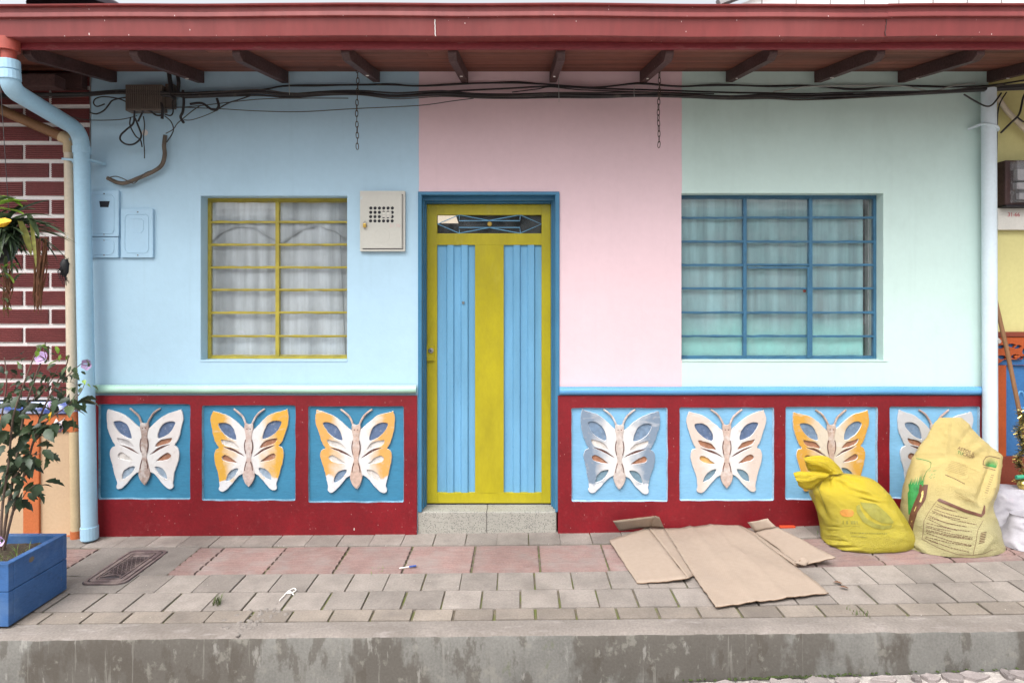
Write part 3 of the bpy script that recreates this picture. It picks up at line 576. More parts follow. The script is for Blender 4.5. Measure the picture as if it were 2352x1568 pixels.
BF = [(dict(col=(0.63, 0.59, 0.575), white=W_, tips=-0.19), 'blue', ('grey', 'brown'), ('pale', 'brown'), ('bluegrey', 'bluegrey'), 'white butterfly relief with pale rosy wing edges, on the leftmost dark blue panel'),
      (dict(col=(0.60, 0.33, 0.045), white=W_, tips=-0.185), 'blue', ('pale', 'brown'), ('brown', 'brown'), ('bluegrey', 'bluegrey'), 'yellow edged butterfly relief with white wing tips on a dark blue panel'),
      (dict(col=(0.60, 0.33, 0.09), white=W_, tips=-0.15), 'blue', ('pale', 'pale'), ('pale', 'pale'), ('slate', 'pale'), 'orange and white faded butterfly relief on the blue panel left of the door'),
      (dict(col=(0.18, 0.24, 0.32), white=W_, tips=-0.20), 'slate', ('pale', 'pale'), ('brown', 'brown'), ('teal', 'teal'), 'grey blue and white butterfly relief on the panel right of the door'),
      (dict(col=(0.58, 0.49, 0.43), white=W_, tips=None), 'blue', ('brown', 'brown'), ('ochre', 'brown'), ('teal', 'teal'), 'cream butterfly relief with one ochre drop on a light blue panel'),
      (dict(col=(0.56, 0.30, 0.045), white=(0.58, 0.51, 0.41), tips=None), 'slate', ('brown', 'brown'), ('brown', 'brown'), ('teal', 'teal'), 'orange butterfly relief partly hidden by the bright yellow bag'),
      (dict(col=(0.48, 0.48, 0.49), white=(0.50, 0.49, 0.48), tips=None), 'slate', ('brown', 'brown'), ('brown', 'brown'), ('teal', 'teal'), 'worn grey white butterfly relief mostly hidden behind the pale bag')]
for i, (b, spec_) in enumerate(zip(pb, BF)):
    cx, cz = (b[0] + b[1]) / 2, (b[2] + b[3]) / 2
    sc = (b[1] - b[0]) / (pb[0][1] - pb[0][0])
    wg = wing_mat(i, spec_[0]['col'], spec_[0]['white'], spec_[0]['tips'])
    half = bp(WING); left = catmull([(x, z, 0) for x, z in half], 4, closed=False)
    L = [(p.x, p.y) for p in left]; tl = bp(TAIL)
    jit = lambda p, s: ((p[0] + .03 * math.sin(i * 2.4) * p[1]) * sc + 0.007 * noise.noise(Vector((p[0] * 11, p[1] * 11, i * 5))) + 0.0025 * noise.noise(Vector((p[0] * 60, p[1] * 60, i * 5 + s))), (p[1] + .03 * math.sin(i * 1.7) * p[0]) * sc + 0.007 * noise.noise(Vector((p[0] * 11, p[1] * 11, i * 5 + 2))) + 0.0025 * noise.noise(Vector((p[0] * 60, p[1] * 60, i * 5 + s + 2))))
    outline = [jit(p, 0) for p in L] + [jit(p, 0) for p in tl] + [jit((-p[0], p[1]), 0) for p in reversed(tl[:-1])] + [jit((-p[0], p[1]), 0) for p in reversed(L)]
    holes = []; cells = []
    for nm, lp in CELLS.items():
        for side in (1, -1):
            mx_, my_ = sum(q[0] for q in lp) / len(lp), sum(q[1] for q in lp) / len(lp); gk = 1.10; lp2 = [(mx_ + (x - mx_) * gk, my_ + (y - my_) * (gk + .06)) for x, y in lp]; c_ = catmull([(x, z, 0) for x, z in bp(lp2)], 4 if nm != 'vein' else 3); cl = [jit((p.x * side, p.y), side) for p in c_]
            holes.append(cl); cells.append((nm, side, cl))
    org = (cx, YP - 0.008, cz)
    rel = obj('butterfly_relief', fill([outline] + holes, extrude=0.0045, bevel=0.0025), wg, house, origin=org, smooth=True, label=spec_[5])
    cmap = {'eye': (spec_[1], spec_[1]), 'slit': spec_[2], 'drop': spec_[3], 'foot': spec_[4], 'vein': ('dark', 'dark')}
    for nm, side, cl in cells:
        big = [(p[0] + (p[0] - sum(q[0] for q in cl) / len(cl)) * .12, p[1] + (p[1] - sum(q[1] for q in cl) / len(cl)) * .12) for p in cl]
        obj('wing_cell' if nm != 'vein' else 'wing_vein', fill([big], extrude=0.001), CM[cmap[nm][0 if side > 0 else 1]], rel, origin=(cx, YP - 0.0035 if nm != 'vein' else YP - 0.010, cz))
    bh = bp(BODY); bl = catmull([(x, z, 0) for x, z in bh], 3, closed=False)
    bo = [(p.x, p.y) for p in bl]; hb = [p for p in bo if p[0] >= 0]; body = [(p[0] * sc * .95, p[1] * sc) for p in hb] + [(-p[0] * sc * .95, p[1] * sc) for p in reversed(hb)]
    obj('body', fill([body], extrude=0.005, bevel=0.003), BODYM[i], rel, origin=(cx, YP - 0.0125, cz), smooth=True)
    for side in (1, -1):
        for gl in ([(516, 560), (508, 600), (508, 640), (518, 690)], [(526, 765), (512, 810), (508, 850)]):
            pts = [(cx + p.x * sc * side, YP - 0.0198, cz + p.y * sc) for p in catmull([(x, z, 0) for x, z in bp(gl)], 4, closed=False)]
            obj('body_line', MB().tube(pts, 0.0034, 5), CM['dark'], rel)
        ey = bp([(530, 458)])[0]; obj('eye', MB().lathe([(0.0045, 0), (0.003, 0.003)], (cx + ey[0] * sc * side, YP - 0.0198, cz + ey[1] * sc), 8, 'y'), CM['dark'], rel)
        an = [(518, 425), (502, 380), (475, 335), (440, 300), (398, 272)]
        pts = [(cx + p.x * sc * side, YP - 0.010 - .003 * math.sin(k * .7), cz + p.y * sc) for k, p in enumerate(catmull([(x, z, 0) for x, z in bp(an)], 4, closed=False))]
        obj('antenna', MB().tube(pts, [0.0075 - 0.0005 * abs(k - 8) / 4 for k in range(len(pts))], 7), BODYM[i], rel, smooth=True)

# windows
def window(nm, W, cols, vrows, mat, label, thick, casement=None):
    y = W['fy']; x0, x1, z0, z1 = W['x0'], W['x1'], W['z0'], W['z1']; t = thick
    fr = MB()
    fr.box(x0, x0 + t, y, y + .03, z0, z1); fr.box(x1 - t, x1, y, y + .03, z0, z1)
    fr.box(x0 + t, x1 - t, y + .001, y + .03, z1 - t, z1); fr.box(x0 + t, x1 - t, y + .001, y + .03, z0, z0 + t)
    wd = obj('window', fr, mat, house, bevel=0.002, label=label)
    d = D + y; cx = [x0] + [X(u, d) for u in cols] + [x1]; zs_ = [Z(v, d) for v in vrows]
    for k, u in enumerate(cols):
        xc = X(u, d); obj('mullion', MB().box(xc - t * .6, xc + t * .6, y - .004, y + .03, z0 + t, z1 - t), mat, wd, bevel=0.002)
    edges = [z1 - t] + zs_ + [z0 + t]
    for c in range(len(cx) - 1):
        a = cx[c] + (t if c == 0 else t * .6); b_ = cx[c + 1] - (t if c == len(cx) - 2 else t * .6)
        for k, z in enumerate(zs_):
            zz = z + rnd.uniform(-.003, .003)
            mb = MB().box(a, b_, y - .001, y + .005, zz - .006, zz + .006).box(a, b_, y + .005, y + .0095, zz - .002, zz + .002)
            obj('glazing_bar', mb, mat, wd)
        for k in range(len(edges) - 1):
            zz0, zz1 = edges[k + 1], edges[k]
            mb = MB().box(a - .004, b_ + .004, y + .010, y + .013, zz0 - .002, zz1 + .002)
            org = Vector(((a + b_) / 2, y + .0115, (zz0 + zz1) / 2))
            o = obj('pane', mb, 'glass', wd, origin=org); o.rotation_euler = (rnd.uniform(-.012, .012), 0, rnd.uniform(-.012, .012))
            # old putty line round each pane, irregular
            pm = MB()
            for (qa, qb, zc) in ((a, b_, zz1 - .005), (a, b_, zz0 + .005)):
                n = 9; prev = [(qa + (qb - qa) * i / n, y + .008, zc + rnd.uniform(-.002, .002)) for i in range(n + 1)]
                pm.tube(prev, [0.0025 + rnd.uniform(0, .002) for _ in prev], 5)
            obj('putty', pm, mat, wd)
    return wd
wy = window('window', wl, [637], [510, 562, 614, 666, 718, 772], 'win_yellow', 'yellow steel window of fourteen panes in the blue wall', 0.022)
wb = window('window', wr, [1711, 1862], [500, 555, 608.5, 662.5, 718, 772], 'win_blue', 'blue steel window of twenty one panes in the mint wall', 0.020)
# opening casement of the blue window
d = D + wr['fy']; ca = MB(); y = wr['fy']
cxa, cxb, cza, czb = X(1717, d), X(1857, d), Z(822, d), Z(613, d)
ca.box(cxb - .012, cxb + .006, y - .012, y - .001, cza, czb).box(cxa, cxb - .012, y - .011, y - .001, czb - .012, czb)
obj('casement', ca, 'win_blue', wb, bevel=0.002)
k1 = MB().lathe([(0.010, -.004), (.012, 0), (0.010, .004)], P(1848, 668, d + .03), 10, 'y'); obj('key_fob', k1, 'lighter_red', wb)
# sills: a thin worn edge
obj('sill', MB().box(wl['x0'] - .004, wl['x1'] + .002, -.004, wl['fy'], wl['z0'] - .008, wl['z0'] + .004), 'wall_blue', house, bevel=.003)
obj('sill', MB().box(wr['x0'] + .002, wr['x1'] + .03, -.005, wr['fy'], wr['z0'] - .006, wr['z0'] + .003), 'wall_mint', house, bevel=.002)

# door
DY = 0.152; dd = D + DY
xa, xb = X(980, dd), X(1266, dd); zb0, zt0 = 0.156, Z(468.6, dd)
mb = MB()
for (a, b_) in ((xdl - .001, -0.664), (0.273, xdr + .001)): mb.box(a, b_, -0.012, 0.06, 0.146, zdoor - .021)
mb.box(xdl - .001, xdr + .001, -0.012, 0.06, zdoor - .021, zdoor + .001)
door_fr = obj('door_surround', mb, 'trim_blue', house, bevel=0.003)
mb = MB()
for (a, b_, c, e) in ((-0.689, -0.657, .060, .20), (-0.657, xa + .002, .105, .20), (0.264, 0.300, .060, .20), (xb - .002, 0.264, .105, .20)): mb.box(a, b_, c, e, 0.147, zt0 + .012)
mb.box(-0.689, 0.300, .061, .20, zt0 + .012, zdoor - .001); mb.box(-0.657, .264, .106, .20, zt0, zt0 + .012)
obj('door_frame', mb, 'trim_blue', house, bevel=0.002)
xs1, xs2, xc1, xc2 = X(1004, dd), X(1244, dd), X(1091, dd), X(1157, dd)
zr1, zr2, zr3, zr4 = Z(493.5, dd), Z(536, dd), Z(562.5, dd), Z(1131, dd)
mb = MB().box(xa + .003, xs1, DY, DY + .04, zb0, zt0 - .003).box(xs2, xb - .003, DY, DY + .04, zb0, zt0 - .003)
mb.box(xs1, xs2, DY + .0005, DY + .04, zr1, zt0 - .003).box(xs1, xs2, DY + .0005, DY + .04, zr3, zr2).box(xs1, xs2, DY + .0005, DY + .04, zb0, zr4)
door = obj('door', mb, 'door_yellow', house, bevel=0.002, label='yellow metal door with blue ribbed panels and a barred top light')
mb = MB(); rows_ = []
for j in range(15):
    z = zr4 + (zr3 - zr4) * j / 14; rows_.append([(xc1 + (xc2 - xc1) * i / 6, DY + .001 - .004 * noise.noise(Vector((i * .5, j * .35, 2))) - .003 * math.sin(i / 6 * math.pi), z) for i in range(7)])
obj('center_strip', mb.grid(rows_), 'door_yellow', door, smooth=True)
for a, b_ in ((xs1, xc1), (xc2, xs2)):
    w_ = b_ - a; pr = [(0, 1), (.23, 1), (.27, 0), (.42, 0), (.455, 1), (.61, 1), (.65, 0), (.80, 0), (.835, 1), (1, 1)]
    mb = MB().grid([[(a + s_ * w_, DY + .004 + .016 * q, z) for s_, q in pr] for z in (zr4, zr3)])
    obj('ribbed_panel', mb, 'door_blue', door)
# top light: dark glass, bent bars, brass disc
obj('top_light_pane', MB().box(xs1 + .001, xs2 - .001, DY + .03, DY + .033, zr2 + .001, zr1 - .001), 'glass', door)
def tl_pt(zx, zy): return P((960 + zx * .24235) / 1.0204, (420 + zy * .24235) / 1.0204, dd + .008)
for pts in ([(272, 434), (480, 345), (770, 400), (1068, 345), (1275, 434), (1068, 523), (770, 468), (480, 523), (272, 434)], [(482, 348), (478, 402), (1066, 402), (1070, 348)], [(482, 520), (478, 467), (1066, 467), (1072, 520)]):
    obj('top_light_bar', MB().tube([tl_pt(*p) for p in pts], 0.0032, 6), 'door_blue', door)
obj('brass_disc', MB().lathe([(0.016, 0), (.018, .004), (0.014, .010)], tl_pt(774, 434), 16, 'y'), 'brass', door, smooth=True)
lk = obj('lock_plate', MB().box(X(980.5, dd), X(998, dd), DY - .010, DY, Z(829, dd), Z(791, dd)), 'door_yellow', door, bevel=.002)
lp = P(990, 805, dd - .012)
obj('lock_cylinder', MB().lathe([(0.019, 0), (.019, .006), (0.012, .012), (.006, .012)], lp, 16, 'y'), 'metal', lk, smooth=True)
obj('key_hole', MB().lathe([(0.006, 0), (.005, .014)], lp, 10, 'y'), 'black', lk)
obj('lock_catch', MB().box(X(982.5, dd), X(995, dd), DY - .022, DY - .009, Z(827.5, dd), Z(818, dd)), 'door_yellow', lk, bevel=.002)
obj('threshold_gap', MB().box(xa + .003, xb - .003, DY + .004, DY + .03, .1452, zb0 - .0002), 'black', door)
obj('peephole', MB().lathe([(0.010, 0), (.010, .004), (0.006, .008)], P(1064, 695, dd - .002), 14, 'y'), 'metal', door, smooth=True)
# terrazzo step in two blocks
xm = X(1118)
for a, b_ in ((X(959.5), xm - .001), (xm + .001, X(1278))):
    obj('door_step', MB().box(a, b_, -0.006, 0.26, -0.03, 0.145), 'terrazzo', house, bevel=.007)

# eaves: rafters, soffit boards, fascia, gutter, roof
ZW0, ZF0, YF = 3.236, 3.105, -0.780           # soffit height at the wall and at the fascia
sof = lambda y: ZW0 + (ZF0 - ZW0) * (y / YF)
ye = 0.12
bw = [0.12, 0.125, 0.115, 0.12, 0.13, 0.12, 0.115, 0.12]
for k, b_ in enumerate(bw):
    y0, y1 = ye, ye - b_ + .003
    if y1 < YF: y1 = YF
    x = -4.8
    cuts = [-4.8, -1.4 + rnd.uniform(-1, 1), 1.6 + rnd.uniform(-1, 1), 5.0]
    for q in range(3):
        a, e = cuts[q] + .0015, cuts[q + 1] - .0015
        obj('soffit_board', MB().add([(a, y0, sof(y0)), (e, y0, sof(y0)), (e, y1, sof(y1)), (a, y1, sof(y1)), (a, y0, sof(y0) + .02), (e, y0, sof(y0) + .02), (e, y1, sof(y1) + .02), (a, y1, sof(y1) + .02)],
            [(0, 1, 2, 3), (7, 6, 5, 4), (0, 4, 5, 1), (1, 5, 6, 2), (2, 6, 7, 3), (3, 7, 4, 0)]), 'soffit', house)
    ye -= b_
for xr_ in (-4.07, -3.45, -2.83, -2.216, -1.625, -0.982, -0.361, 0.257, 0.891, 1.497, 2.118, 2.706, 3.33, 3.95, 4.55):
    tw = rnd.uniform(-.012, .012); h = .078 + rnd.uniform(-.004, .004); w_ = .024
    a, b_ = Vector((xr_, .10, 0)), Vector((xr_ + tw, YF + .004, 0)); mb = MB()
    yk = YF + .05
    prof = [(a.x, .10, sof(.10)), (a.x, .10, sof(.10) - h), (b_.x, yk, sof(yk) - h), (b_.x, YF + .004, sof(YF) - h * .62), (b_.x, YF + .004, sof(YF) - .0005)]
    mb.add([(p[0] - w_, p[1], p[2]) for p in prof] + [(p[0] + w_, p[1], p[2]) for p in prof], [(0, 1, 2, 3, 4), (9, 8, 7, 6, 5)] + [(i, 5 + i, 5 + (i + 1) % 5, (i + 1) % 5) for i in range(5)])
    obj('rafter', mb, 'rafter', house, bevel=.003)
    if rnd.random() < .8:
        yy = rnd.uniform(-.3, -.15); obj('nail_scrap', MB().box(xr_ - .012, xr_ + rnd.uniform(.0, .012), yy, yy + .008, sof(yy) - h - .004, sof(yy) - h + .001), 'paper', house)
obj('fascia', MB().box(-4.8, 5, YF - .028, YF, 3.080, 3.25), 'fascia', house, bevel=.003)
yg = YF - .030
gp = [(0, 0.0), (-.072, 0.0), (-.078, .004), (-.090, .112), (-.094, .114), (-.106, .116), (-.108, .120), (-.107, .146), (-.096, .150), (-.090, .156), (-.093, .186), (-.112, .188), (-.114, .198), (-.104, .200), (-.100, .196), (-.088, .196), (-.080, .152), (-.075, .012), (-.004, .010), (-.004, .19), (0, .19)]
cuts = [(-4.9, X(1000, 3.55) + .02, -.010, .004), (X(1000, 3.55), X(2032, 3.55) + .02, .003, -.006), (X(2032, 3.55), 5.0, -.004, .012)]
for k, (a, b_, za, zb_) in enumerate(cuts):
    o_ = .0015 * k; n = 24; rows_ = []
    for i in range(n + 1):
        x = a + (b_ - a) * i / n; dz = za + (zb_ - za) * i / n + .005 * noise.noise(Vector((x * 1.5, 0, 0)))
        rows_.append([(x, yg + p[0] - o_ + .003 * noise.noise(Vector((x, p[1] * 4, 1))), 3.116 + p[1] * .86 + dz) for p in gp])
    obj('gutter', MB().grid([list(r) for r in zip(*rows_)]), 'gutter', house)
for u in (1000, 2032):
    x = X(u, 3.55); mb = MB().tube([(x + .006 * noise.noise(Vector((z * 40, u, 0))), yg - .083 - (z - 3.116) * .11, z) for z in [3.116 + .0047 * i for i in range(20)]], 0.0028, 5)
    obj('solder_seam', mb, 'paper' if u == 1000 else 'rafter', house)
rf = MB().add([(-4.9, YF - .07, 3.27), (5.0, YF - .07, 3.27), (5.0, 5.0, 4.45), (-4.9, 5.0, 4.45), (-4.9, YF - .07, 3.235), (5.0, YF - .07, 3.235), (5.0, 5.0, 4.38), (-4.9, 5.0, 4.38)], [(0, 1, 2, 3), (7, 6, 5, 4), (0, 4, 5, 1), (1, 5, 6, 2), (2, 6, 7, 3), (3, 7, 4, 0)])
obj('roof', rf, 'roof', house)
# room behind the openings
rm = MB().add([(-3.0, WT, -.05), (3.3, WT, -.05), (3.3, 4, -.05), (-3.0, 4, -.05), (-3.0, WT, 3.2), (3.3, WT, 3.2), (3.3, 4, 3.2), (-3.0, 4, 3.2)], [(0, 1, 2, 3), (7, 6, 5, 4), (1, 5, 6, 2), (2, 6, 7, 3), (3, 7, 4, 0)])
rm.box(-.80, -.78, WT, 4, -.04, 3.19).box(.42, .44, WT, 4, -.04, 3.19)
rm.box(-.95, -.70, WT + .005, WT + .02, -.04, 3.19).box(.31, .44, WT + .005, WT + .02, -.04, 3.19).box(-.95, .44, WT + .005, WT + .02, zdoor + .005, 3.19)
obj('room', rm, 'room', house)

# curtains
def curtain(x0, x1, z0, z1, y, folds, amp, mat, label, lean=0.0):
    n = 150; rows_ = []; ph = rnd.uniform(0, 6)
    for j in range(15):
        t = j / 14; z = z1 + (z0 - z1) * t
        rows_.append([(x0 + (x1 - x0) * i / n + lean * t * (i / n) ** 3, y + amp * (math.sin(folds * 2 * math.pi * i / n + ph + 1.6 * noise.noise(Vector((i * .03, t * 1.2, ph)))) + .5 * math.sin(folds * 4.7 * i / n * 2 + t)) * (.5 + .5 * t), z) for i in range(n + 1)])
    o = obj('curtain', MB().grid(rows_), mat, smooth=True); m = o.modifiers.new('thickness', 'SOLIDIFY'); m.thickness = .0015
    return tag(o, label, 'curtain')
curtain(wl['x0'] - .05, wl['x1'] - .10, wl['z0'] - .12, wl['z1'] + .03, .140, 6, .0035, 'curtain_white', 'white net curtain behind the yellow window, hanging in folds', .06)
def valance(x0, x1, z1, drop, y, arcs, mat, label):
    n = 120; rows_ = []
    for j in range(9):
        t = j / 8; rows_.append([])
        for i in range(n + 1):
            f = i / n; q = (f * arcs) % 1.0; hem = drop * (1.0 - .38 * math.sin(math.pi * q)) + .01 * noise.noise(Vector((f * 14, 0, 0)))
            rows_[-1].append((x0 + (x1 - x0) * f, y - .004 * t + .005 * math.sin(f * 60) * (.4 + .6 * t) + .004 * noise.noise(Vector((f * 20, t, 3))), z1 - hem * t))
    o = obj('valance', MB().grid(rows_), mat, smooth=True); m = o.modifiers.new('thickness', 'SOLIDIFY'); m.thickness = .0012
    return tag(o, label, 'curtain')
valance(wl['x0'] - .03, wl['x1'] + .02, wl['z1'] + .02, .36, .131, 2.0, 'curtain_white', 'scalloped white valance across the top of the yellow window')
curtain(wl['x1'] - .085, wl['x1'] + .10, wl['z0'] - .12, wl['z1'] + .03, .146, 2, .003, 'curtain_white', 'narrow white curtain edge at the right side of the yellow window')
curtain(wr['x0'] - .08, X(1968, 4.64), wr['z0'] - .12, wr['z1'] + .05, .122, 5, .003, 'curtain_green', 'pale curtain with sea green lower half behind the blue window')
o = obj('curtain', MB().grid([[(X(u, 4.62), .18 + .006 * math.sin(u), z) for u in range(1994, 2046, 4)] for z in (wr['z0'] - .1, wr['z1'] + .05)]), 'curtain_white', smooth=True); tag(o, 'narrow white curtain strip at the right side of the blue window', 'curtain')
o = obj('bed_sheet', MB().box(X(1960, 4.8), X(2040, 4.8), .36, .37, .8, Z(745, 4.8)), 'green_plastic'); tag(o, 'dark green cloth seen low in the gap of the blue window', 'cloth')
o = obj('reflection_panel', MB().add([P(1003, 488, 5.4), P(1045, 488, 5.4), P(1053, 513, 5.4), P(1003, 513, 5.4)], [(0, 1, 2, 3)]), 'paper'); tag(o, 'glowing pale panel added behind the top light of the door, standing in for a reflection', 'glow panel')
m_, t_, b_ = newmat('reflection_glow'); b_.inputs['Base Color'].default_value = (.7, .62, .52, 1); b_.inputs['Emission Color'].default_value = (.9, .75, .58, 1); b_.inputs['Emission Strength'].default_value = .55  # glowing panel added for the pale reflection in the top light
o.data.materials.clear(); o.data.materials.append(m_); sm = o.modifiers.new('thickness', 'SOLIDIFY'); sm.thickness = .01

# ------------------------------------------------------------------ house across the street (unseen, behind the camera; added to block low sky light; the panes mirror it)
opp = thing('opposite_house', 'house across the street, unseen but for pane reflections, added to block low sky light', 'house', (0, -11, 0))
mb = MB().wall([-14, -6, -4.6, -1, 0.2, 4, 5.4, 14], [-1, 0.9, 2.2, 3.8], lambda i, j: not (i in (1, 3, 5) and j == 1), -11, -11.3); obj('wall', mb, 'far_plaster', opp)
obj('room', MB().box(-13.8, 13.8, -14, -11.35, -1, 3.7), 'far_grey', opp)
obj('roof', MB().add([(-14.4, -10.4, 3.7), (14.4, -10.4, 3.7), (14.4, -15, 4.6), (-14.4, -15, 4.6), (-14.4, -10.4, 3.84), (14.4, -10.4, 3.84), (14.4, -15, 4.74), (-14.4, -15, 4.74)], [(0, 1, 2, 3), (7, 6, 5, 4), (0, 4, 5, 1), (1, 5, 6, 2), (2, 6, 7, 3), (3, 7, 4, 0)]), 'far_roof', opp)

# ------------------------------------------------------------------ left neighbour: ribbed maroon bricks over a cream and orange base
nl = thing('neighbour_house', 'maroon brick house wall with white joints above cream and orange base, far left', 'house', (-3.6, 0, 0))
XN = -3.005; YN = 0.012
zb_ = Z(918)
mw = obj('brick_wall', MB().box(-5.2, XN, YN, .25, zb_, zT), 'mortar', nl)
def brick_mesh(L, Hh=0.100, dpt=0.012, n=7):
    prof = [(0, -Hh / 2)]
    p = Hh / n
    for i in range(n):
        a = -Hh / 2 + i * p; prof += [(-dpt, a + p * .12), (-dpt, a + p * .60), (-dpt * .45, a + p * .68), (-dpt * .45, a + p * .95)]
    prof += [(0, Hh / 2)]
    mb = MB().prism(prof, 'x', -L / 2, L / 2); o = obj('brick', mb, None); me = o.data; bpy.data.objects.remove(o); me.materials.append(M['brick']); return me
BR = {}
def put_brick(x0, x1, z):
    key = round(x1 - x0, 2)
    if key not in BR: BR[key] = brick_mesh(x1 - x0)
    inst('brick', BR[key], mw, ((x0 + x1) / 2, YN - .0005, z + rnd.uniform(-.002, .002)), (0, rnd.uniform(-.006, .006), rnd.uniform(-.002, .002)))
pitch = 0.1285; z = Z(390 + 1.0) ; z0r = z
k = -int((z0r - zb_ - .05) / pitch)
j = k
while True:
    zc = z0r + j * pitch
    if zc > zT - .03: break
    x = X((455 if j % 2 == 0 else 215) * .25) ; xe = XN - .002
    put_brick(x + .012, xe - rnd.choice([0, .001]), zc)
    for q in range(4): put_brick(x - .4 * (q + 1) + .012, x - .4 * q - .012, zc)
    j += 1
obj('moulding', MB().prism([(YN, Z(950)), (-.035, Z(948)), (-.045, Z(938)), (-.035, Z(926)), (YN, Z(922))], 'x', -5.2, XN), 'band_blue', nl, bevel=.006)
obj('orange_band', MB().box(-5.2, XN, -.018, .25, Z(989), Z(950.5)), 'orange', nl, bevel=.003)
obj('base_wall', MB().box(-5.2, XN, 0, .25, -.2, Z(989.5)), 'cream', nl)
obj('pilaster', MB().box(X(58), X(94), -.020, -.001, -.10, Z(989.5)), 'orange', nl, bevel=.003)
obj('skirting', MB().box(X(94.5), XN, -.016, -.001, -.10, Z(1228)), 'orange', nl, bevel=.004)
fl = catmull([(-.055, -.02, 0), (-.02, 0.01, 0), (0.0, .045, 0), (.02, .02, 0), (.06, .05, 0), (.035, .0, 0), (.07, -.03, 0), (.01, -.025, 0), (-.02, -.05, 0)], 3)
obj('painted_flower', fill([[(p.x, p.y) for p in fl]], extrude=.001), 'mortar', nl, origin=(X(134), -.0195, Z(974)))
obj('roof_beam', MB().box(-5.2, XN - .02, -.30, -.20, Z(205, 4.2), Z(178, 4.2)), 'rafter', nl, bevel=.004)
obj('wall_plate', MB().box(-5.2, XN - .01, -.06, -.001, Z(208), Z(175)), 'rafter', nl)

# ------------------------------------------------------------------ right neighbour: pale yellow wall over orange frame with blue panel
nr = thing('neighbour_house', 'pale yellow house wall with orange framed blue panel below, far right', 'house', (3.9, 0, 0))
XR = 3.325
obj('wall', MB().box(XR, 5.4, .03, .25, Z(766), zT), 'yellow_wall', nr)
obj('sill_band', MB().box(XR, 5.4, -.02, .25, Z(773), Z(762)), 'rust_dark', nr, bevel=.004)
fx0, fx1 = X(2286), X(2286) + 1.3
holes = []
for q in range(7):
    for (cx_, cz_, rx, rz, an) in ((2297 + q * 38, 796, 9, 4.5, 6), (2299 + q * 38, 820, 10, 5, -8), (2322 + q * 38, 793, 10, 4.5, -8), (2330 + q * 38, 818, 11, 5, 4), (2312 + q * 38, 807, 5, 8, 0)):
        a = R(an); holes.append([(X(cx_) + .00306 * (rx * math.cos(t * math.pi / 6) * math.cos(a) - rz * math.sin(t * math.pi / 6) * math.sin(a)), Z(cz_) + .00306 * (rx * math.cos(t * math.pi / 6) * math.sin(a) + rz * math.sin(t * math.pi / 6) * math.cos(a))) for t in range(12)])
obj('fretwork', fill([[(fx0, Z(838)), (fx1, Z(838)), (fx1, Z(774)), (fx0, Z(774))]] + holes, extrude=.009), 'rust', nr, origin=(0, -.003, 0))
obj('frame_post', MB().box(X(2286), X(2308), -.014, .04, Z(1047), Z(838.5)), 'rust', nr, bevel=.003)
obj('base_panel', MB().box(X(2286), 5.4, -.014, .25, -.1, Z(1047.5)), 'rust_dark', nr, bevel=.003)
obj('blue_panel', MB().box(X(2286), 5.4, .008, .25, Z(1047.5) + .001, Z(774)), 'deep_blue', nr)
for (cu_, cv_) in ((2352, 918), (2400, 918)):
    pts = [P(cu_ + 10 * math.cos(t * .55) - 4 * t * .2, cv_ + 20 * math.sin(t * .55), D - .002 + .008) for t in range(12)]
    obj('scroll_carving', MB().tube(pts, .006, 6), 'mould_blue', nr, smooth=True)
obj('wall_knob', MB().lathe([(.02, 0), (.024, .012), (.014, .03)], P(2288, 783, D - .02), 14, 'y'), 'sign', nr, smooth=True)
obj('wall_pipe', MB().tube([P(2290, 222, 4.40), P(2312, 254, 4.41), P(2362, 306, 4.42), P(2420, 366, 4.42)], .017, 10), 'pipe_cream', nr, smooth=True)

# ------------------------------------------------------------------ drain pipes
def arc_path(pts, n=6, r=0.09):
    pts = [Vector(p) for p in pts]; out = [pts[0]]
    for a, b_, c in zip(pts, pts[1:], pts[2:]):
        d1, d2 = (a - b_).normalized(), (c - b_).normalized(); rr = min(r, (a - b_).length * .45, (c - b_).length * .45)
        p0, p2 = b_ + d1 * rr, b_ + d2 * rr
        for k in range(n + 1):
            t = k / n; out.append((1 - t) ** 2 * p0 + 2 * t * (1 - t) * b_ + t * t * p2)
    out.append(pts[-1]); return out
pr_ = .050
bpipe = thing('drainpipe', 'light blue drainpipe bending from the gutter down the left edge of the blue wall', 'drainpipe', (-2.95, -.10, -.03))
p1, p2, p3, p4 = P(20, 140, 3.60), P(24, 205, 3.60), P(187, 303, 4.32), P(206, 1238, 4.335)
obj('pipe', MB().tube(arc_path([p1, p2, p3, p4], 8, .13), pr_, 18), 'pipe_blue', bpipe, smooth=True)
for p, q, l in ((p1, p2, (.0, .055)), (p2 + (p2 - p1).normalized() * -.10, p2, (0, .05)), (p3 + (p4 - p3).normalized() * .10, p4, (0, .05)), (p4 + (p3 - p4).normalized() * .09, p4, (0, .085))):
    t = (q - p).normalized(); obj('collar', MB().tube([p + t * l[0], p + t * l[1]], pr_ + .005, 18), 'pipe_blue', bpipe, bevel=.002)
for v in (368,):
    c_ = P(190, v, 4.335); mb = MB()
    mb.tube([c_ + Vector((math.cos(R(a)) * (pr_ + .004), -math.sin(R(a)) * (pr_ + .004), -.0004 * a * .3)) for a in range(0, 181, 15)], .009, 6)
    mb.bar(c_ + Vector((pr_, 0, 0)), c_ + Vector((pr_ + .045, .09, -.01)), .018, .016); mb.bar(c_ + Vector((-pr_, 0, 0)), c_ + Vector((-pr_ - .11, .03, .015)), .016, .014)
    obj('clamp', mb, 'pipe_blue', bpipe)
mb = MB().tube([P(20, 90, 3.60), P(20, 118, 3.60)], .055, 16).tube([P(20, 117, 3.60), P(20, 142, 3.60)], .038, 14)
obj('gutter_outlet', mb, 'outlet', house, smooth=True)
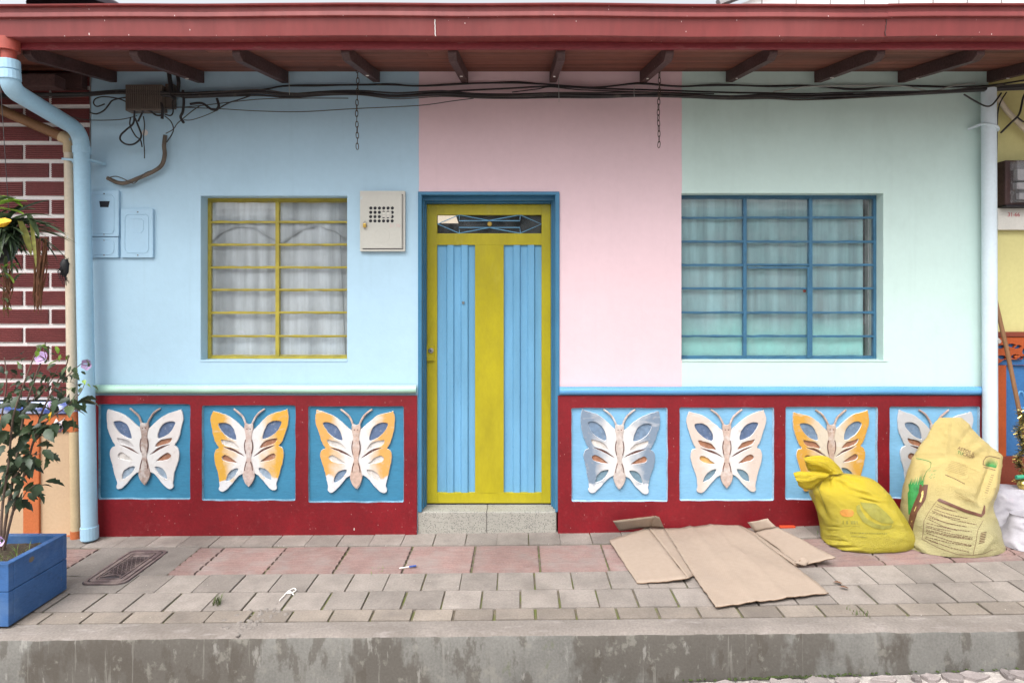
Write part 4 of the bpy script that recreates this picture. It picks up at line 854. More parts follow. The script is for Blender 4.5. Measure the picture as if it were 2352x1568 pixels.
cpipe = thing('drainpipe', 'cream drainpipe with peeling patches beside the brick wall, left of the blue drainpipe', 'drainpipe', (-3.1, -.06, -.03))
q1, q2, q3, q4, q5 = P(-30, 238, 4.30), P(160, 322, 4.39), P(167, 945, 4.40), P(172, 990, 4.40), P(176, 1240, 4.40)
q2b = q2 + (q3 - q2).normalized() * .05
obj('pipe', MB().tube([q1, q2 + (q1 - q2).normalized() * .03], .034, 14), 'pipe_brown', cpipe, smooth=True, label='brown sloping pipe run under the eave')
obj('pipe', MB().tube(arc_path([q2 + (q1 - q2).normalized() * .05, q2, q3], 6, .05), .035, 14), 'pipe_cream', cpipe, smooth=True)
obj('elbow', MB().tube(arc_path([q2 + (q1 - q2).normalized() * .06, q2, q2 + (q3 - q2).normalized() * .09], 6, .05), .039, 14), 'pipe_tan', cpipe, smooth=True)
obj('painted_ring', MB().tube([q3 + (q3 - q4).normalized() * .06, q3], .0358, 14), 'band_blue', cpipe, smooth=True)
obj('painted_ring', MB().tube([q3, q4], .0358, 14), 'orange', cpipe, smooth=True)
obj('pipe', MB().tube([q4, q5], .0352, 14), 'pipe_tan', cpipe, smooth=True)
obj('foot', MB().tube([q5 + (q4 - q5).normalized() * .07, q5], .038, 14), 'orange', cpipe, smooth=True)
wpipe = thing('drainpipe', 'white drainpipe at the right end of the mint wall, behind the pale bag', 'drainpipe', (3.27, -.06, .1))
r1, r2 = P(2271, 205, 4.37), P(2275, 1190, 4.37)
obj('pipe', MB().tube([r1, r2], .0455, 18), 'pipe_white', wpipe, smooth=True)
c_ = P(2272, 302, 4.37); mb = MB().tube([c_ + Vector((math.cos(R(a)) * .05, -math.sin(R(a)) * .05, .0003 * a)) for a in range(-20, 181, 15)], .010, 6).bar(c_ + Vector((-.05, 0, .05)), c_ + Vector((-.10, .065, .03)), .02, .014)
obj('clamp', mb, 'pipe_white', wpipe)

# ------------------------------------------------------------------ meter boxes on the wall
def flat_box(u0, u1, v0, v1, label, group, dep=.022, sunk=None, extra=None):
    t = thing('meter_box', label, 'meter box', P((u0 + u1) / 2, v1, D - .0), group)
    obj('cover', MB().box(X(u0), X(u1), -dep, -.0005, Z(v1), Z(v0)), 'box_blue', t, bevel=.003)
    a, b_, c, e = sunk
    lp = catmull([(p[0], p[1], 0) for p in rrect(X(a), X(b_), Z(e), Z(c), .03, 4)], 1)
    obj('embossed_ring', MB().tube([(p.x, -dep, p.y) for p in lp], .0042, 6, closed=True), 'box_blue', t, smooth=True)
    for v in (v0 + 6, v1 - 6): obj('screw', MB().lathe([(.005, 0), (.004, .003)], P((u0 + u1) / 2 - 2, v, D - dep), 8, 'y'), 'iron', t)
    if extra: extra(t, dep)
    return t
def slot(t, dep):
    obj('reading_slot', MB().add([P(*q, D - dep - .0015) for q in ((228, 462), (252, 462), (249, 476), (230, 476))], [(0, 1, 2, 3)]), 'black', t)
def flap(t, dep):
    pts = [P(u, v, D - dep) for u, v in ((300, 502), (324, 503), (330, 508), (329, 528), (324, 535), (306, 535))]; obj('reading_flap', MB().tube(pts, .0022, 5), 'box_blue', t)
flat_box(205, 277, 439, 544, 'tall light blue meter box with a dark reading slot, beside the drainpipe', 'meter boxes on the blue wall', sunk=(211, 266, 449, 537), extra=slot)
flat_box(206, 276, 545.5, 592, 'small light blue meter box under the one with the dark slot', 'meter boxes on the blue wall', sunk=(211, 266, 551, 584))
flat_box(282, 355, 481, 592, 'light blue meter box with a round cornered reading flap, nearest the yellow window', 'meter boxes on the blue wall', sunk=(291, 345, 493, 581), extra=flap)
gm = thing('gas_meter_box', 'cream metal cabinet with a grid of round holes, left of the door', 'meter cabinet', P(879, 578))
mb = MB(); hx0, hx1, hz0, hz1 = X(829), X(932), Z(578), Z(440)
mb.box(hx0, hx1, -.030, -.0005, hz0, hz1); obj('frame', mb, 'box_cream', gm, bevel=.003)
dx0, dx1, dz0, dz1 = X(834.5), X(924.5), Z(571), Z(448)
def gmp(zx, zy): return ((840 + zx * .10204) / 1.0204, (440 + zy * .10204) / 1.0204)
hl = []
for iy, zy in enumerate((485, 582, 680, 777)):
    for ix in range(6):
        u, v = gmp(312 + ix * 98 - iy * 1.5, zy); hl.append([(X(u) + .0115 * math.cos(t * math.pi / 7), Z(v) + .0115 * math.sin(t * math.pi / 7)) for t in range(14)])
obj('door_leaf', fill([[(dx0, dz0), (dx1, dz0), (dx1, dz1), (dx0, dz1)]] + hl, extrude=.002), 'box_cream', gm, origin=(0, -.0345, 0))
obj('dark_inside', MB().box(X(gmp(255, 0)[0]), X(gmp(860, 0)[0]), -.0318, -.0305, Z(gmp(0, 830)[1]), Z(gmp(0, 430)[1])), 'black', gm)
obj('meter_dial', MB().box(X(gmp(560, 0)[0]), X(gmp(780, 0)[0]), -.0322, -.0319, Z(gmp(0, 690)[1]), Z(gmp(0, 570)[1])), 'sign', gm)
cu_, cv_ = gmp(545, 1100); obj('round_knockout', MB().tube([P(cu_ + 17.2 * math.cos(t * .2618), cv_ + 17.2 * math.sin(t * .2618), D - .0365) for t in range(24)], .0009, 5, closed=True), 'box_cream', gm)
for a, b_ in (((834.5, 448), (924.5, 448)), ((924.5, 448), (924.5, 571)), ((924.5, 571), (834.5, 571)), ((834.5, 571), (834.5, 448))): obj('door_gap', MB().bar(P(a[0] + (.8 if a[0] > 880 else -.8), a[1] + (.8 if a[1] > 500 else -.8), D - .0305), P(b_[0] + (.8 if b_[0] > 880 else -.8), b_[1] + (.8 if b_[1] > 500 else -.8), D - .0305), .004, .004, up=(0, 1, 0)), 'iron_dark', gm)
pl = P(838, 517, D - .05); obj('padlock', MB().box(pl.x - .013, pl.x + .010, pl.y - .008, pl.y + .008, pl.z - .018, pl.z + .012), 'brass', gm, bevel=.005); obj('shackle', MB().tube([pl + Vector((.009 * math.cos(R(a)), 0, .012 + .014 * math.sin(R(a)))) for a in range(0, 181, 20)], .003, 6), 'metal', gm)
tmn = text_mesh('31 70', .034); obj('marker_number', tmn, 'ink_pink', gm, origin=(X(gmp(735, 0)[0]), -.0372, Z(gmp(0, 925)[1])))
# right hand electric meter and its white plate
em = thing('electric_meter', 'dark electric meter in a clear case above the white number plate, far right', 'electric meter', P(2330, 476, D))
obj('back_box', MB().box(X(2294), X(2420), -.06, .03, Z(474), Z(372)), 'rafter', em, bevel=.01)
obj('meter_works', MB().box(X(2310), X(2420), -.10, -.06, Z(440), Z(425)).box(X(2312), X(2345), -.10, -.06, Z(420), Z(395)).box(X(2318), X(2420), -.09, -.06, Z(462), Z(448)), 'far_grey', em, bevel=.003)
obj('clear_case', MB().box(X(2303), X(2420), -.13, -.0605, Z(470), Z(376)), 'glass', em, bevel=.012)
obj('bottom_rail', MB().box(X(2292), X(2420), -.08, .03, Z(478), Z(474.5)), 'black', em)
npl = thing('number_plate', 'white plate with red handwritten numbers under the electric meter', 'sign', P(2330, 528, D))
obj('plate', MB().box(X(2289), X(2420), -.012, .029, Z(528), Z(478.8)), 'sign', npl, bevel=.002)
obj('handwriting', text_mesh('31-66', .042, .9), 'ink_red', npl, origin=(X(2310.5), -.0135, Z(498)))

# ------------------------------------------------------------------ cables, each its own thing
def sm(pts, d, n=5):
    return [P(p.x, p.y, p.z) for p in catmull([(a[0], a[1], a[2] if len(a) > 2 else d) for a in pts], n, closed=False)]
def cable(label, pts, r, mat='cable', d=4.36, name='cable', cat='cable', group='cables under the eave', n=5):
    o = obj(name, MB().tube(sm(pts, d, n), r * 1.12, 7), mat, smooth=True); return tag(o, label, cat, group)
q = lambda lst, ox: [(ox + x * .25, y * .25) for x, y in lst]
A = q([(0, 880), (700, 868), (1150, 852), (1700, 882), (2352, 850)], 0) + q([(300, 872), (700, 855), (1000, 862), (1300, 885), (1700, 860), (2000, 876)], 588) + q([(0, 876), (400, 870), (800, 880), (1200, 876), (1600, 886), (2000, 894), (2352, 880)], 1176) + q([(300, 890), (700, 880), (1400, 858), (1900, 828), (2352, 800), (2500, 790)], 1764)
cable('thickest black cable of the bundle running the full width under the eave', A, .0105, d=4.35)
cable('black cable twisting just above the thickest cable of the bundle', [(u, v - 4.5 + 2.5 * math.sin(u * .012)) for u, v in A], .006, d=4.345)
cable('black cable twisting just below the thickest cable of the bundle', [(u, v + 4.2 + 2.5 * math.sin(u * .010 + 2)) for u, v in A[3:]], .006, d=4.355)
cable('thin grey wire weaving around the thick cable bundle', [(u, v + 7 * math.sin(u * .007 + 1)) for u, v in A], .0032, 'cable_grey', d=4.34)
B = q([(1700, 860), (2000, 842), (2352, 840)], 0) + q([(250, 792), (600, 785), (1200, 780), (1500, 791), (1900, 770)], 588) + q([(0, 762), (300, 775), (750, 805), (1150, 770), (1550, 796), (1900, 780), (2352, 795)], 1176) + q([(380, 790), (800, 820), (1200, 790), (1600, 800), (2000, 790), (2352, 740), (2500, 725)], 1764)
cable('black cable sagging from rafter end to rafter end along the wall top', B, .0055, d=4.42)
cable('thin black wire running beside the uppermost sagging cable', [(u, v + 2.5 * math.sin(u * .02)) for u, v in B[2:]], .003, d=4.425)
cable('black cable rising towards the middle rafter and falling again to the right', q([(1550, 850), (2352, 812)], 588) + q([(350, 795), (800, 815), (1400, 832), (2000, 852), (2352, 857)], 1176) + [(1840, 216), (1960, 214)], .0055, d=4.37)
cable('thin black wire between the middle rafter and the main bundle', q([(0, 848), (230, 820), (360, 800)], 1176) + [(1340, 207), (1500, 212), (1640, 216)], .0035, d=4.365)
cable('single thin wire dipping below the bundle across the blue and pink walls', q([(1600, 985), (2000, 1000)], 0) + q([(0, 1020), (400, 1028), (900, 1000), (1500, 970), (1800, 930), (2000, 905)], 588), .0028, 'cable_grey', d=4.38)
cable('thin wire crossing the brick wall to the junction box', q([(560, 1040), (700, 1085), (850, 1105), (1100, 1100), (1260, 1065)], 0), .0028, 'cable_grey', d=4.37)
cable('thin taut wire from the junction box to the blue wall top', q([(1300, 985), (1700, 985), (2352, 915)], 0) + [(700, 226), (800, 226)], .0028, 'cable_grey', d=4.385)
cable('pale grey cable hanging loosely near the right end of the eave', q([(2060, 850), (2400, 845)], 1176)[1:] + q([(200, 822), (400, 795), (1100, 790), (1300, 800), (1500, 840), (1700, 790), (1900, 770)], 1764), .004, 'cable_pale', d=4.40)
z8 = lambda lst: [(176.4 + x * .18751, 156.8 + y * .18751) for x, y in lst]
JL = [('black cable loop curling over the corner of brick and blue wall', [(165, 545), (240, 560), (330, 520), (390, 450), (430, 400), (500, 375), (600, 360)], .0045, 'cable'),
      ('small black cable coil left of the junction box', [(340, 440), (250, 470), (205, 430), (230, 375), (330, 350), (500, 372), (600, 410)], .004, 'cable'),
      ('large drooping black cable loop below the junction box', [(770, 370), (715, 470), (705, 570), (690, 680), (600, 760), (540, 820), (535, 880), (600, 930), (690, 932), (765, 880), (790, 820), (765, 740), (712, 610)], .0055, 'cable'),
      ('thin black cable crossing inside the drooping loop', [(660, 600), (652, 700), (720, 830), (780, 880), (800, 965)], .004, 'cable'),
      ('straight black wire end hanging below the round wall hole', [(815, 590), (830, 700), (818, 850), (828, 1000), (830, 1105)], .0032, 'cable'),
      ('black cable arching from a taped plug under the junction box', [(750, 655), (790, 570), (830, 512), (900, 525), (970, 575), (1040, 570), (1060, 480)], .0055, 'cable'),
      ('taped black cable stub at the right corner of the junction box', [(1030, 420), (1050, 500), (1045, 620)], .009, 'cable'),
      ('thin black wire curving down to the tan conduit', [(1075, 585), (1150, 650), (1185, 740), (1165, 810), (1100, 910)], .0035, 'cable'),
      ('thick tan conduit bending down and left across the blue wall', [(1085, 820), (1070, 950), (1078, 1060), (1040, 1190), (930, 1270), (750, 1350), (600, 1405), (500, 1400), (420, 1365), (375, 1345)], .0125, 'conduit'),
      ('thin wire looping around the end of the tan conduit', [(375, 1345), (470, 1325), (560, 1350), (640, 1390), (700, 1410), (760, 1360), (830, 1290), (910, 1255)], .003, 'cable_grey'),
      ('thin grey wire running from the conduit mouth up to the right', [(1090, 800), (1180, 750), (1230, 680), (1310, 610), (1420, 520), (1520, 455)], .003, 'cable_grey'),
      ('taped black cable hanging right of the junction box', [(1300, 270), (1310, 400), (1300, 530), (1272, 600), (1310, 670)], .008, 'cable'),
      ('black cable splice with a stub pointing left', [(1390, 440), (1530, 430), (1640, 500), (1710, 515)], .0075, 'cable'),
      ('short black cable joining the splice to the bundle above', [(1710, 515), (1738, 460), (1715, 370)], .008, 'cable'),
      ('black cable rising right from the splice to the bundle', [(1700, 520), (1850, 430), (1990, 385), (2150, 330)], .0042, 'cable'),
      ('thin wire falling left from the splice', [(1700, 525), (1550, 590), (1400, 635), (1310, 635)], .0026, 'cable_grey'),
      ('short black cable hook below the box between two stubs', [(1075, 565), (1150, 580), (1180, 530), (1170, 440), (1180, 390)], .0042, 'cable'),
      ('dark taped bundle hanging from the rafter beside the junction box', [(1130, 60), (1150, 200), (1160, 330), (1200, 370)], .013, 'cable'),
      ('second dark taped bundle hanging from the rafter beside the junction box', [(1230, 70), (1250, 180), (1240, 300), (1300, 350)], .011, 'cable')]
for lb, pts, r, mt in JL: cable(lb, z8(pts), r, mt, d=4.35 if mt != 'conduit' else 4.40, name='conduit' if mt == 'conduit' else 'cable')
for lb, pts, r in (('black cable loop at the head of the white drainpipe', [(2214, 217), (2239, 232), (2264, 244), (2280, 240), (2300, 214)], .005), ('black cable falling past the yellow wall to a tapered plug', [(2299, 305), (2320, 284), (2341, 262), (2350, 225), (2360, 205)], .006), ('thin black cable down the right edge of the white drainpipe', [(2312, 212), (2293, 250), (2290, 330), (2289, 372)], .004), ('second black cable end hanging at the right picture edge', [(2335, 268), (2352, 280), (2380, 285)], .005)):
    cable(lb, pts, r, d=4.30 if 'loop' in lb else 4.36)
jb = thing('junction_box', 'grey ribbed junction box among tangled cables under the eave', 'junction box', P(330, 254, 4.36))
jx0, jx1 = X(287, 4.34), X(371, 4.34); mb = MB().box(jx0, jx1, -.095, -.02, Z(254, 4.34), Z(194, 4.34))
obj('case', mb, 'jbox', jb, bevel=.005)
for i in range(19):
    x = jx0 + .012 + (jx1 - jx0 - .024) * i / 18; obj('cooling_rib', MB().box(x - .003, x + .003, -.102, -.0955, Z(250, 4.34), Z(198, 4.34)), 'jbox', jb)
obj('side_flange', MB().box(jx1 + .001, jx1 + .06, -.055, -.015, Z(246, 4.36), Z(190, 4.36)), 'jbox', jb, bevel=.004)
whl = P(333, 305, D - .001); o = obj('wall_hole', MB().lathe([(.022, 0), (.02, .002), (.012, .001)], whl, 14, 'y'), 'mortar', house)
# zip ties / strings down from rafters
for (u, v0, v1, lb) in ((665, 172, 218, 'thin pale string tying the bundle to the second rafter'), (1284, 140, 235, 'thin pale string hanging from the middle rafter'), (1457, 200, 223, 'thin pale tie around the bundle right of the middle rafter')):
    o = obj('string', MB().tube([P(u, v0, 4.33), P(u - 1, (v0 + v1) / 2, 4.33), P(u, v1, 4.335)], .0017, 5), 'cable_pale'); tag(o, lb, 'string')

# ------------------------------------------------------------------ chains
def link_mesh():
    pts = []
    for k in range(16):
        a = 2 * math.pi * k / 16; pts.append((.0085 * math.cos(a), 0, .0165 * (1 if math.sin(a) > 0 else -1) * abs(math.sin(a)) ** .7 + .006 * math.sin(a)))
    o = obj('l', MB().tube(pts, .0026, 6, closed=True), 'chain', smooth=True); me = o.data; bpy.data.objects.remove(o); return me
LK = link_mesh()
for u, dy, v1, lb in ((821, 4.27, 343, 'rusty hanging chain in front of the blue wall'), (1514, 4.27, 339, 'rusty hanging chain in front of the pink wall')):
    top = P(u, 154, dy); zb2 = Z(v1, dy); ch = thing('chain', lb, 'chain', (top.x, top.y, zb2), 'chains hanging from the eave')
    n = int(round((top.z - zb2) / .0375)); stp = (top.z - zb2 - .04) / (n - 1)
    for k in range(n):
        inst('link', LK, ch, (top.x + .003 * math.sin(k * .6) - .004 * k / n, top.y, top.z - .02 - k * stp), (rnd.uniform(-.05, .05), rnd.uniform(-.1, .1), R(90) * (k % 2) + rnd.uniform(-.25, .25) + .2))

# ------------------------------------------------------------------ inspection cover
ic = thing('inspection_cover', 'rectangular cast iron inspection cover set in concrete, left part of pavement', 'manhole cover', (-2.41, -.52, pav(-2.41, -.52)))
cx0, cx1, cy0, cy1 = -2.545, -2.285, -.765, -.270; zc = pav(-2.41, -.52)
def rr3(x0, x1, y0, y1, r, z, n=5): return [(p[0], p[1], z) for p in rrect(x0, x1, y0, y1, r, n)]
def ringm(o_, i_, z0, z1):
    n = len(o_); mb = MB(); mb.grid([[(p[0], p[1], z0) for p in o_], [(p[0], p[1], z1) for p in o_], [(p[0], p[1], z1) for p in i_], [(p[0], p[1], z0) for p in i_]], close_u=True); return mb
fo = lambda k: rr3(cx0 + k, cx1 - k, cy0 + k, cy1 - k, max(.05 - k * .6, .01), 0)
obj('bed', MB().add(rr3(cx0 - .004, cx1 + .004, cy0 - .004, cy1 + .004, .05, zc - .001), [tuple(range(24))]), 'iron_dark', ic)
obj('outer_frame', ringm(fo(0.002), fo(.018), zc - .004, zc + .005), 'iron', ic)
obj('lid_rim', ringm(fo(.028), fo(.052), zc - .004, zc + .006), 'iron', ic)
obj('inner_rim', ringm(fo(.062), fo(.070), zc - .004, zc + .006), 'iron', ic)
mb = MB(); ix0, ix1, iy0, iy1 = cx0 + .072, cx1 - .072, cy0 + .13, cy1 - .12
for s_ in (-1, 1):
    for k in range(-12, 24):
        x0_ = ix0 + k * .026; pts = []
        for t in range(0, 41):
            y = iy0 + (iy1 - iy0) * t / 40; x = x0_ + s_ * (y - (iy0 + iy1) / 2) * .55
            if ix0 <= x <= ix1: pts.append((x, y, zc + .003))
        if len(pts) > 2: mb.bar(pts[0], pts[-1], .004, .005)
obj('diamond_grid', mb, 'iron', ic)
mb = MB().tube([((cx0 + cx1) / 2 + .055 * math.cos(R(a)), cy0 + .085 + .035 * math.sin(R(a)), zc + .003) for a in range(0, 181, 12)], .005, 6)
obj('maker_arch', mb, 'iron', ic); obj('lifting_slot', MB().box((cx0 + cx1) / 2 - .055, (cx0 + cx1) / 2 + .055, cy1 - .105, cy1 - .080, zc - .003, zc + .005), 'iron', ic, bevel=.003)

# ------------------------------------------------------------------ cardboard
cb = thing('cardboard', 'flattened brown cardboard box lying on the pavement right of the door', 'cardboard', G(1650, 1300))
def kz(zx, zy, h): return G((1380 + zx * .26361) / 1.0204, (1180 + zy * .26361) / 1.0204, h)
def sheet(name, quad, nu, nv, seed, amp=.004, wav=0.0, edge=0.0):
    """a sheet between four edge polylines' corners (a b c d), bent a little, 5 mm thick"""
    a, b_, c, e = [Vector(p) for p in quad]; rows_ = []
    for j in range(nv + 1):
        t = j / nv; r = []
        for i in range(nu + 1):
            s_ = i / nu; p = (a * (1 - s_) + b_ * s_) * (1 - t) + (e * (1 - s_) + c * s_) * t
            k = Vector((p.x * 4, p.y * 4, seed)); p = p + Vector((0, 0, amp * noise.noise(k) + wav * math.sin(s_ * 9)))
            if i in (0, nu) or j in (0, nv): p += Vector((edge * noise.noise(k * 6), edge * noise.noise(k * 6 + Vector((3, 1, 2))), 0))
            p.z = max(p.z, pav(p.x, p.y) + .004); r.append(p)
        rows_.append(r)
    o = obj(name, MB().grid(rows_), 'card', cb, smooth=True)
    m = o.modifiers.new('thickness', 'SOLIDIFY'); m.thickness = .005; m.offset = 0; o.data.materials.append(M['card_edge']); m.material_offset_rim = 1
    return o
f1a, f1b = kz(525, 208, .035), kz(880, 662, .030)              # left fold, a standing ridge
f2a, f2b = kz(1420, 215, .012), kz(1838, 552, .014)             # right fold
tl_ = kz(670, 215, .030)
sheet('left_flap', (kz(178, 325, .010), f1a, f1b, kz(430, 712, .006)), 12, 16, 1, .006, edge=.010)
sheet('fold', (f1a, tl_, kz(930, 640, .010), f1b), 4, 16, 2, .002)
def strip(name, left, right, nu, nv, seed, amp, edge):
    """one bent sheet between two broken side lines"""
    rows_ = []
    for j in range(nv + 1):
        t = j / nv * (len(left) - 1); i0 = min(int(t), len(left) - 2); f = t - i0; a, b_ = left[i0].lerp(left[i0 + 1], f), right[i0].lerp(right[i0 + 1], f); r = []
        for i in range(nu + 1):
            p = a.lerp(b_, i / nu); k = Vector((p.x * 4, p.y * 4, seed)); p = p + Vector((0, 0, amp * noise.noise(k) + amp * .5 * abs(noise.noise(Vector((p.x * 9 + p.y * 5, seed, 0)))) + sum(.008 * max(0, 1 - abs(i / nu - c_) / .05) for c_ in (.34, .62))))
            if i in (0, nu) or j in (0, nv): p += Vector((edge * noise.noise(k * 6), edge * noise.noise(k * 6 + Vector((3, 1, 2))), 0))
            p.z = max(p.z, pav(p.x, p.y) + .004); r.append(p)
        rows_.append(r)
    o = obj(name, MB().grid(rows_), 'card', cb, smooth=True); m = o.modifiers.new('thickness', 'SOLIDIFY'); m.thickness = .005; m.offset = 0; o.data.materials.append(M['card_edge']); m.material_offset_rim = 1
strip('main_sheet', [tl_, kz(930, 640, .010), kz(1130, 912, .022)], [kz(1320, 182, .022), f2b, kz(2135, 795, .016)], 26, 34, 3, .014, .009)
sheet('fold', (kz(1320, 182, .022), kz(1470, 250, .008), f2b + Vector((.03, .0, .002)), f2b), 3, 14, 5, .002, edge=.004)
sheet('right_flap', (kz(1470, 248, .010), kz(1650, 195, .070), kz(2200, 478, .060), f2b + Vector((.03, .0, .003))), 10, 16, 6, .010, edge=.008)
sheet('torn_corner', (kz(1415, 168, .070), kz(1590, 132, .115), kz(1665, 205, .072), kz(1475, 250, .012)), 5, 6, 7, .008, edge=.010)
sheet('upright_flap', (kz(215, 150, .100), kz(590, 108, .150), kz(545, 208, .040), kz(268, 235, .012)), 10, 5, 8, .006, edge=.006)
sheet('upright_flap', (kz(590, 108, .150), kz(625, 118, .135), kz(672, 214, .034), kz(540, 205, .042)), 4, 6, 9, .004, edge=.004)
sheet('torn_curl', (kz(1825, 530, .03), kz(1905, 472, .055), kz(1950, 520, .035), kz(1925, 560, .012)), 5, 5, 10, .012, edge=.010)
sheet('torn_curl', (kz(1830, 555, .010), kz(1870, 500, .045), kz(1910, 500, .04), kz(1850, 540, .012)), 4, 4, 11, .012, edge=.010)

# ------------------------------------------------------------------ filled bags
def seg_dist(p, a, b_):
    ab = b_ - a; t = max(0, min(1, (p - a).dot(ab) / max(ab.length_squared, 1e-9))); return (p - (a + ab * t)).length, t
def ridged(q): return 1 - 2 * abs(noise.noise(q))
def loft(rows_, n=72, wr_=(.006, 9.0), seed=0, expo=(2.4, 2.4), crease=0.0, folds=(), sub=6, wr_lo=1.0):
    """rows: (left point, right point, half depth); superelliptic rings, crumpled; folds are picture-plane lines (a, b, height m, width px) on the front"""
    out = []
    m = len(rows_)
    def lerp(i, t):
        g = lambda j: rows_[max(0, min(m - 1, j))]
        r = []
        for c in range(3):
            p0, p1, p2, p3 = g(i - 1)[c], g(i)[c], g(i + 1)[c], g(i + 2)[c]
            r.append(0.5 * ((2 * p1) + (p2 - p0) * t + (2 * p0 - 5 * p1 + 4 * p2 - p3) * t * t + (3 * p1 - p0 - 3 * p2 + p3) * t ** 3))
        return r
    for i in range(m - 1):
        for k in range(sub):
            l, r, dp = lerp(i, k / sub); out.append((l, r, max(dp, .004)))
    out.append(rows_[-1]); res = []; N = len(out)
    FS = [(Vector(a), Vector(b_), h, w_) for a, b_, h, w_ in folds]
    for j, (l, r, dp) in enumerate(out):
        c = (l + r) / 2; hw = (r - l) / 2; ring = []; tt = j / (N - 1); ex = expo[0] + (expo[1] - expo[0]) * min(1, tt * 1.6); wk = 1 + (wr_lo - 1) * tt
        up = (out[min(j + 1, N - 1)][0] + out[min(j + 1, N - 1)][1] - out[max(j - 1, 0)][0] - out[max(j - 1, 0)][1])
        nrm = hw.cross(up).normalized() if up.length > 1e-6 else Vector((0, -1, 0))
        if nrm.y > 0: nrm = -nrm
        for k in range(n):
            a = 2 * math.pi * k / n; ca, sa = math.cos(a), math.sin(a)
            x = math.copysign(abs(ca) ** (2 / ex), ca); y = math.copysign(abs(sa) ** (2 / ex), sa)
            p = c + hw * x + nrm * (dp * y)
            q = Vector((p.x * wr_[1], p.y * wr_[1], p.z * wr_[1] + seed))
            w_ = wr_[0] * wk * (.6 * noise.noise(q * .5) + .45 * ridged(q) + .22 * ridged(q * 2.3 + Vector((5, 5, 5))) + .10 * ridged(q * 5.1)) + crease * ridged(Vector((p.x * 3.1, seed, p.z * 2.6 + p.x * 1.5)))
            if FS and y > -.1:
                d_ = p.y + D; pp = Vector((U0 + p.x * F / d_, V0 + (H - p.z) * F / d_))
                for fa, fb, h, wd in FS:
                    ds, t = seg_dist(pp, fa, fb)
                    if ds < wd: w_ += h * (1 - ds / wd) * math.sin(math.pi * (.12 + .80 * t)) 
            p = p + (hw.normalized() * x + nrm * y).normalized() * w_
            ring.append(p)
        res.append(ring)
    mb = MB().grid(res, close_u=True); mb.add(res[0], [tuple(range(n))]); mb.add(res[-1], [tuple(range(n))]); return mb
def ground_clamp(mb):
    mb.v = [(x, y, max(z, pav(x, y) + .003)) for x, y, z in mb.v]; return mb
def bagrows(tab, conv, dfun):
    r = []
    for zy, l, r_, dp in tab:
        (ul, v), (ur, _) = conv(l, zy), conv(r_, zy); d = dfun(v); r.append((P(ul, v, d), P(ur, v, d), dp))
    return r
# pale bag
cv6 = lambda x, y: (1783.6 + x * .25, 921.2 + y * .25)
tab2 = [(150, 1497, 1690, .012), (200, 1450, 1745, .028), (260, 1405, 1800, .045), (370, 1345, 1900, .070), (455, 1308, 2010, .080), (500, 1290, 2058, .085), (560, 1265, 2045, .10), (640, 1240, 2018, .12), (780, 1207, 1972, .145), (940, 1203, 1928, .165), (1050, 1207, 1938, .185), (1200, 1222, 1975, .205), (1330, 1200, 2028, .205), (1385, 1185, 2015, .19), (1425, 1290, 1950, .15)]
dfun2 = lambda v: 4.18 - .13 * (v - 958) / (1280 - 958)
FL2 = [(cv6(*a), cv6(*b_), h, w_) for a, b_, h, w_ in (((1575, 150), (1560, 520), .012, 9), ((1560, 520), (1290, 540), -.016, 14), ((1545, 560), (1330, 640), .012, 10), ((1600, 480), (1850, 620), -.012, 14), ((1790, 250), (1660, 420), -.012, 14), ((1900, 380), (1720, 520), .012, 12),
    ((2010, 560), (1890, 1030), .022, 14), ((1940, 600), (1830, 960), -.018, 12), ((1640, 850), (1885, 1030), -.016, 9), ((1690, 860), (1880, 1000), .014, 8), ((1480, 900), (1880, 1050), .012, 10), ((1340, 620), (1250, 1000), -.014, 12), ((1420, 560), (1400, 900), .010, 14), ((1205, 1250), (1420, 1400), .014, 10), ((1200, 1330), (1360, 1420), -.012, 8), ((1980, 1250), (1800, 1420), .012, 12), ((1500, 640), (1760, 760), -.008, 10), ((1560, 760), (1840, 860), .008, 10))]
mb2 = loft(bagrows(tab2, cv6, dfun2), 128, (.015, 7), 3.3, (1.5, 2.4), .010, FL2, 8, .6); ground_clamp(mb2)
bag2 = thing('feed_bag', 'tall pale yellow printed feed bag with open folded top, near the white drainpipe', 'bag', G(2180, 1262))
o2 = obj('bag', mb2, 'sack_pale', bag2, smooth=True)
cr = loft([(P(*cv6(1150, 1372), 4.0), P(*cv6(1160, 1395), 4.0), .006), (P(*cv6(1200, 1345), 4.02), P(*cv6(1215, 1405), 4.0), .03), (P(*cv6(1270, 1300), 4.05), P(*cv6(1290, 1420), 4.02), .06)], 20, (.004, 12), 1, (2, 2))
obj('sewn_corner', ground_clamp(cr), 'sack_pale', bag2, smooth=True)
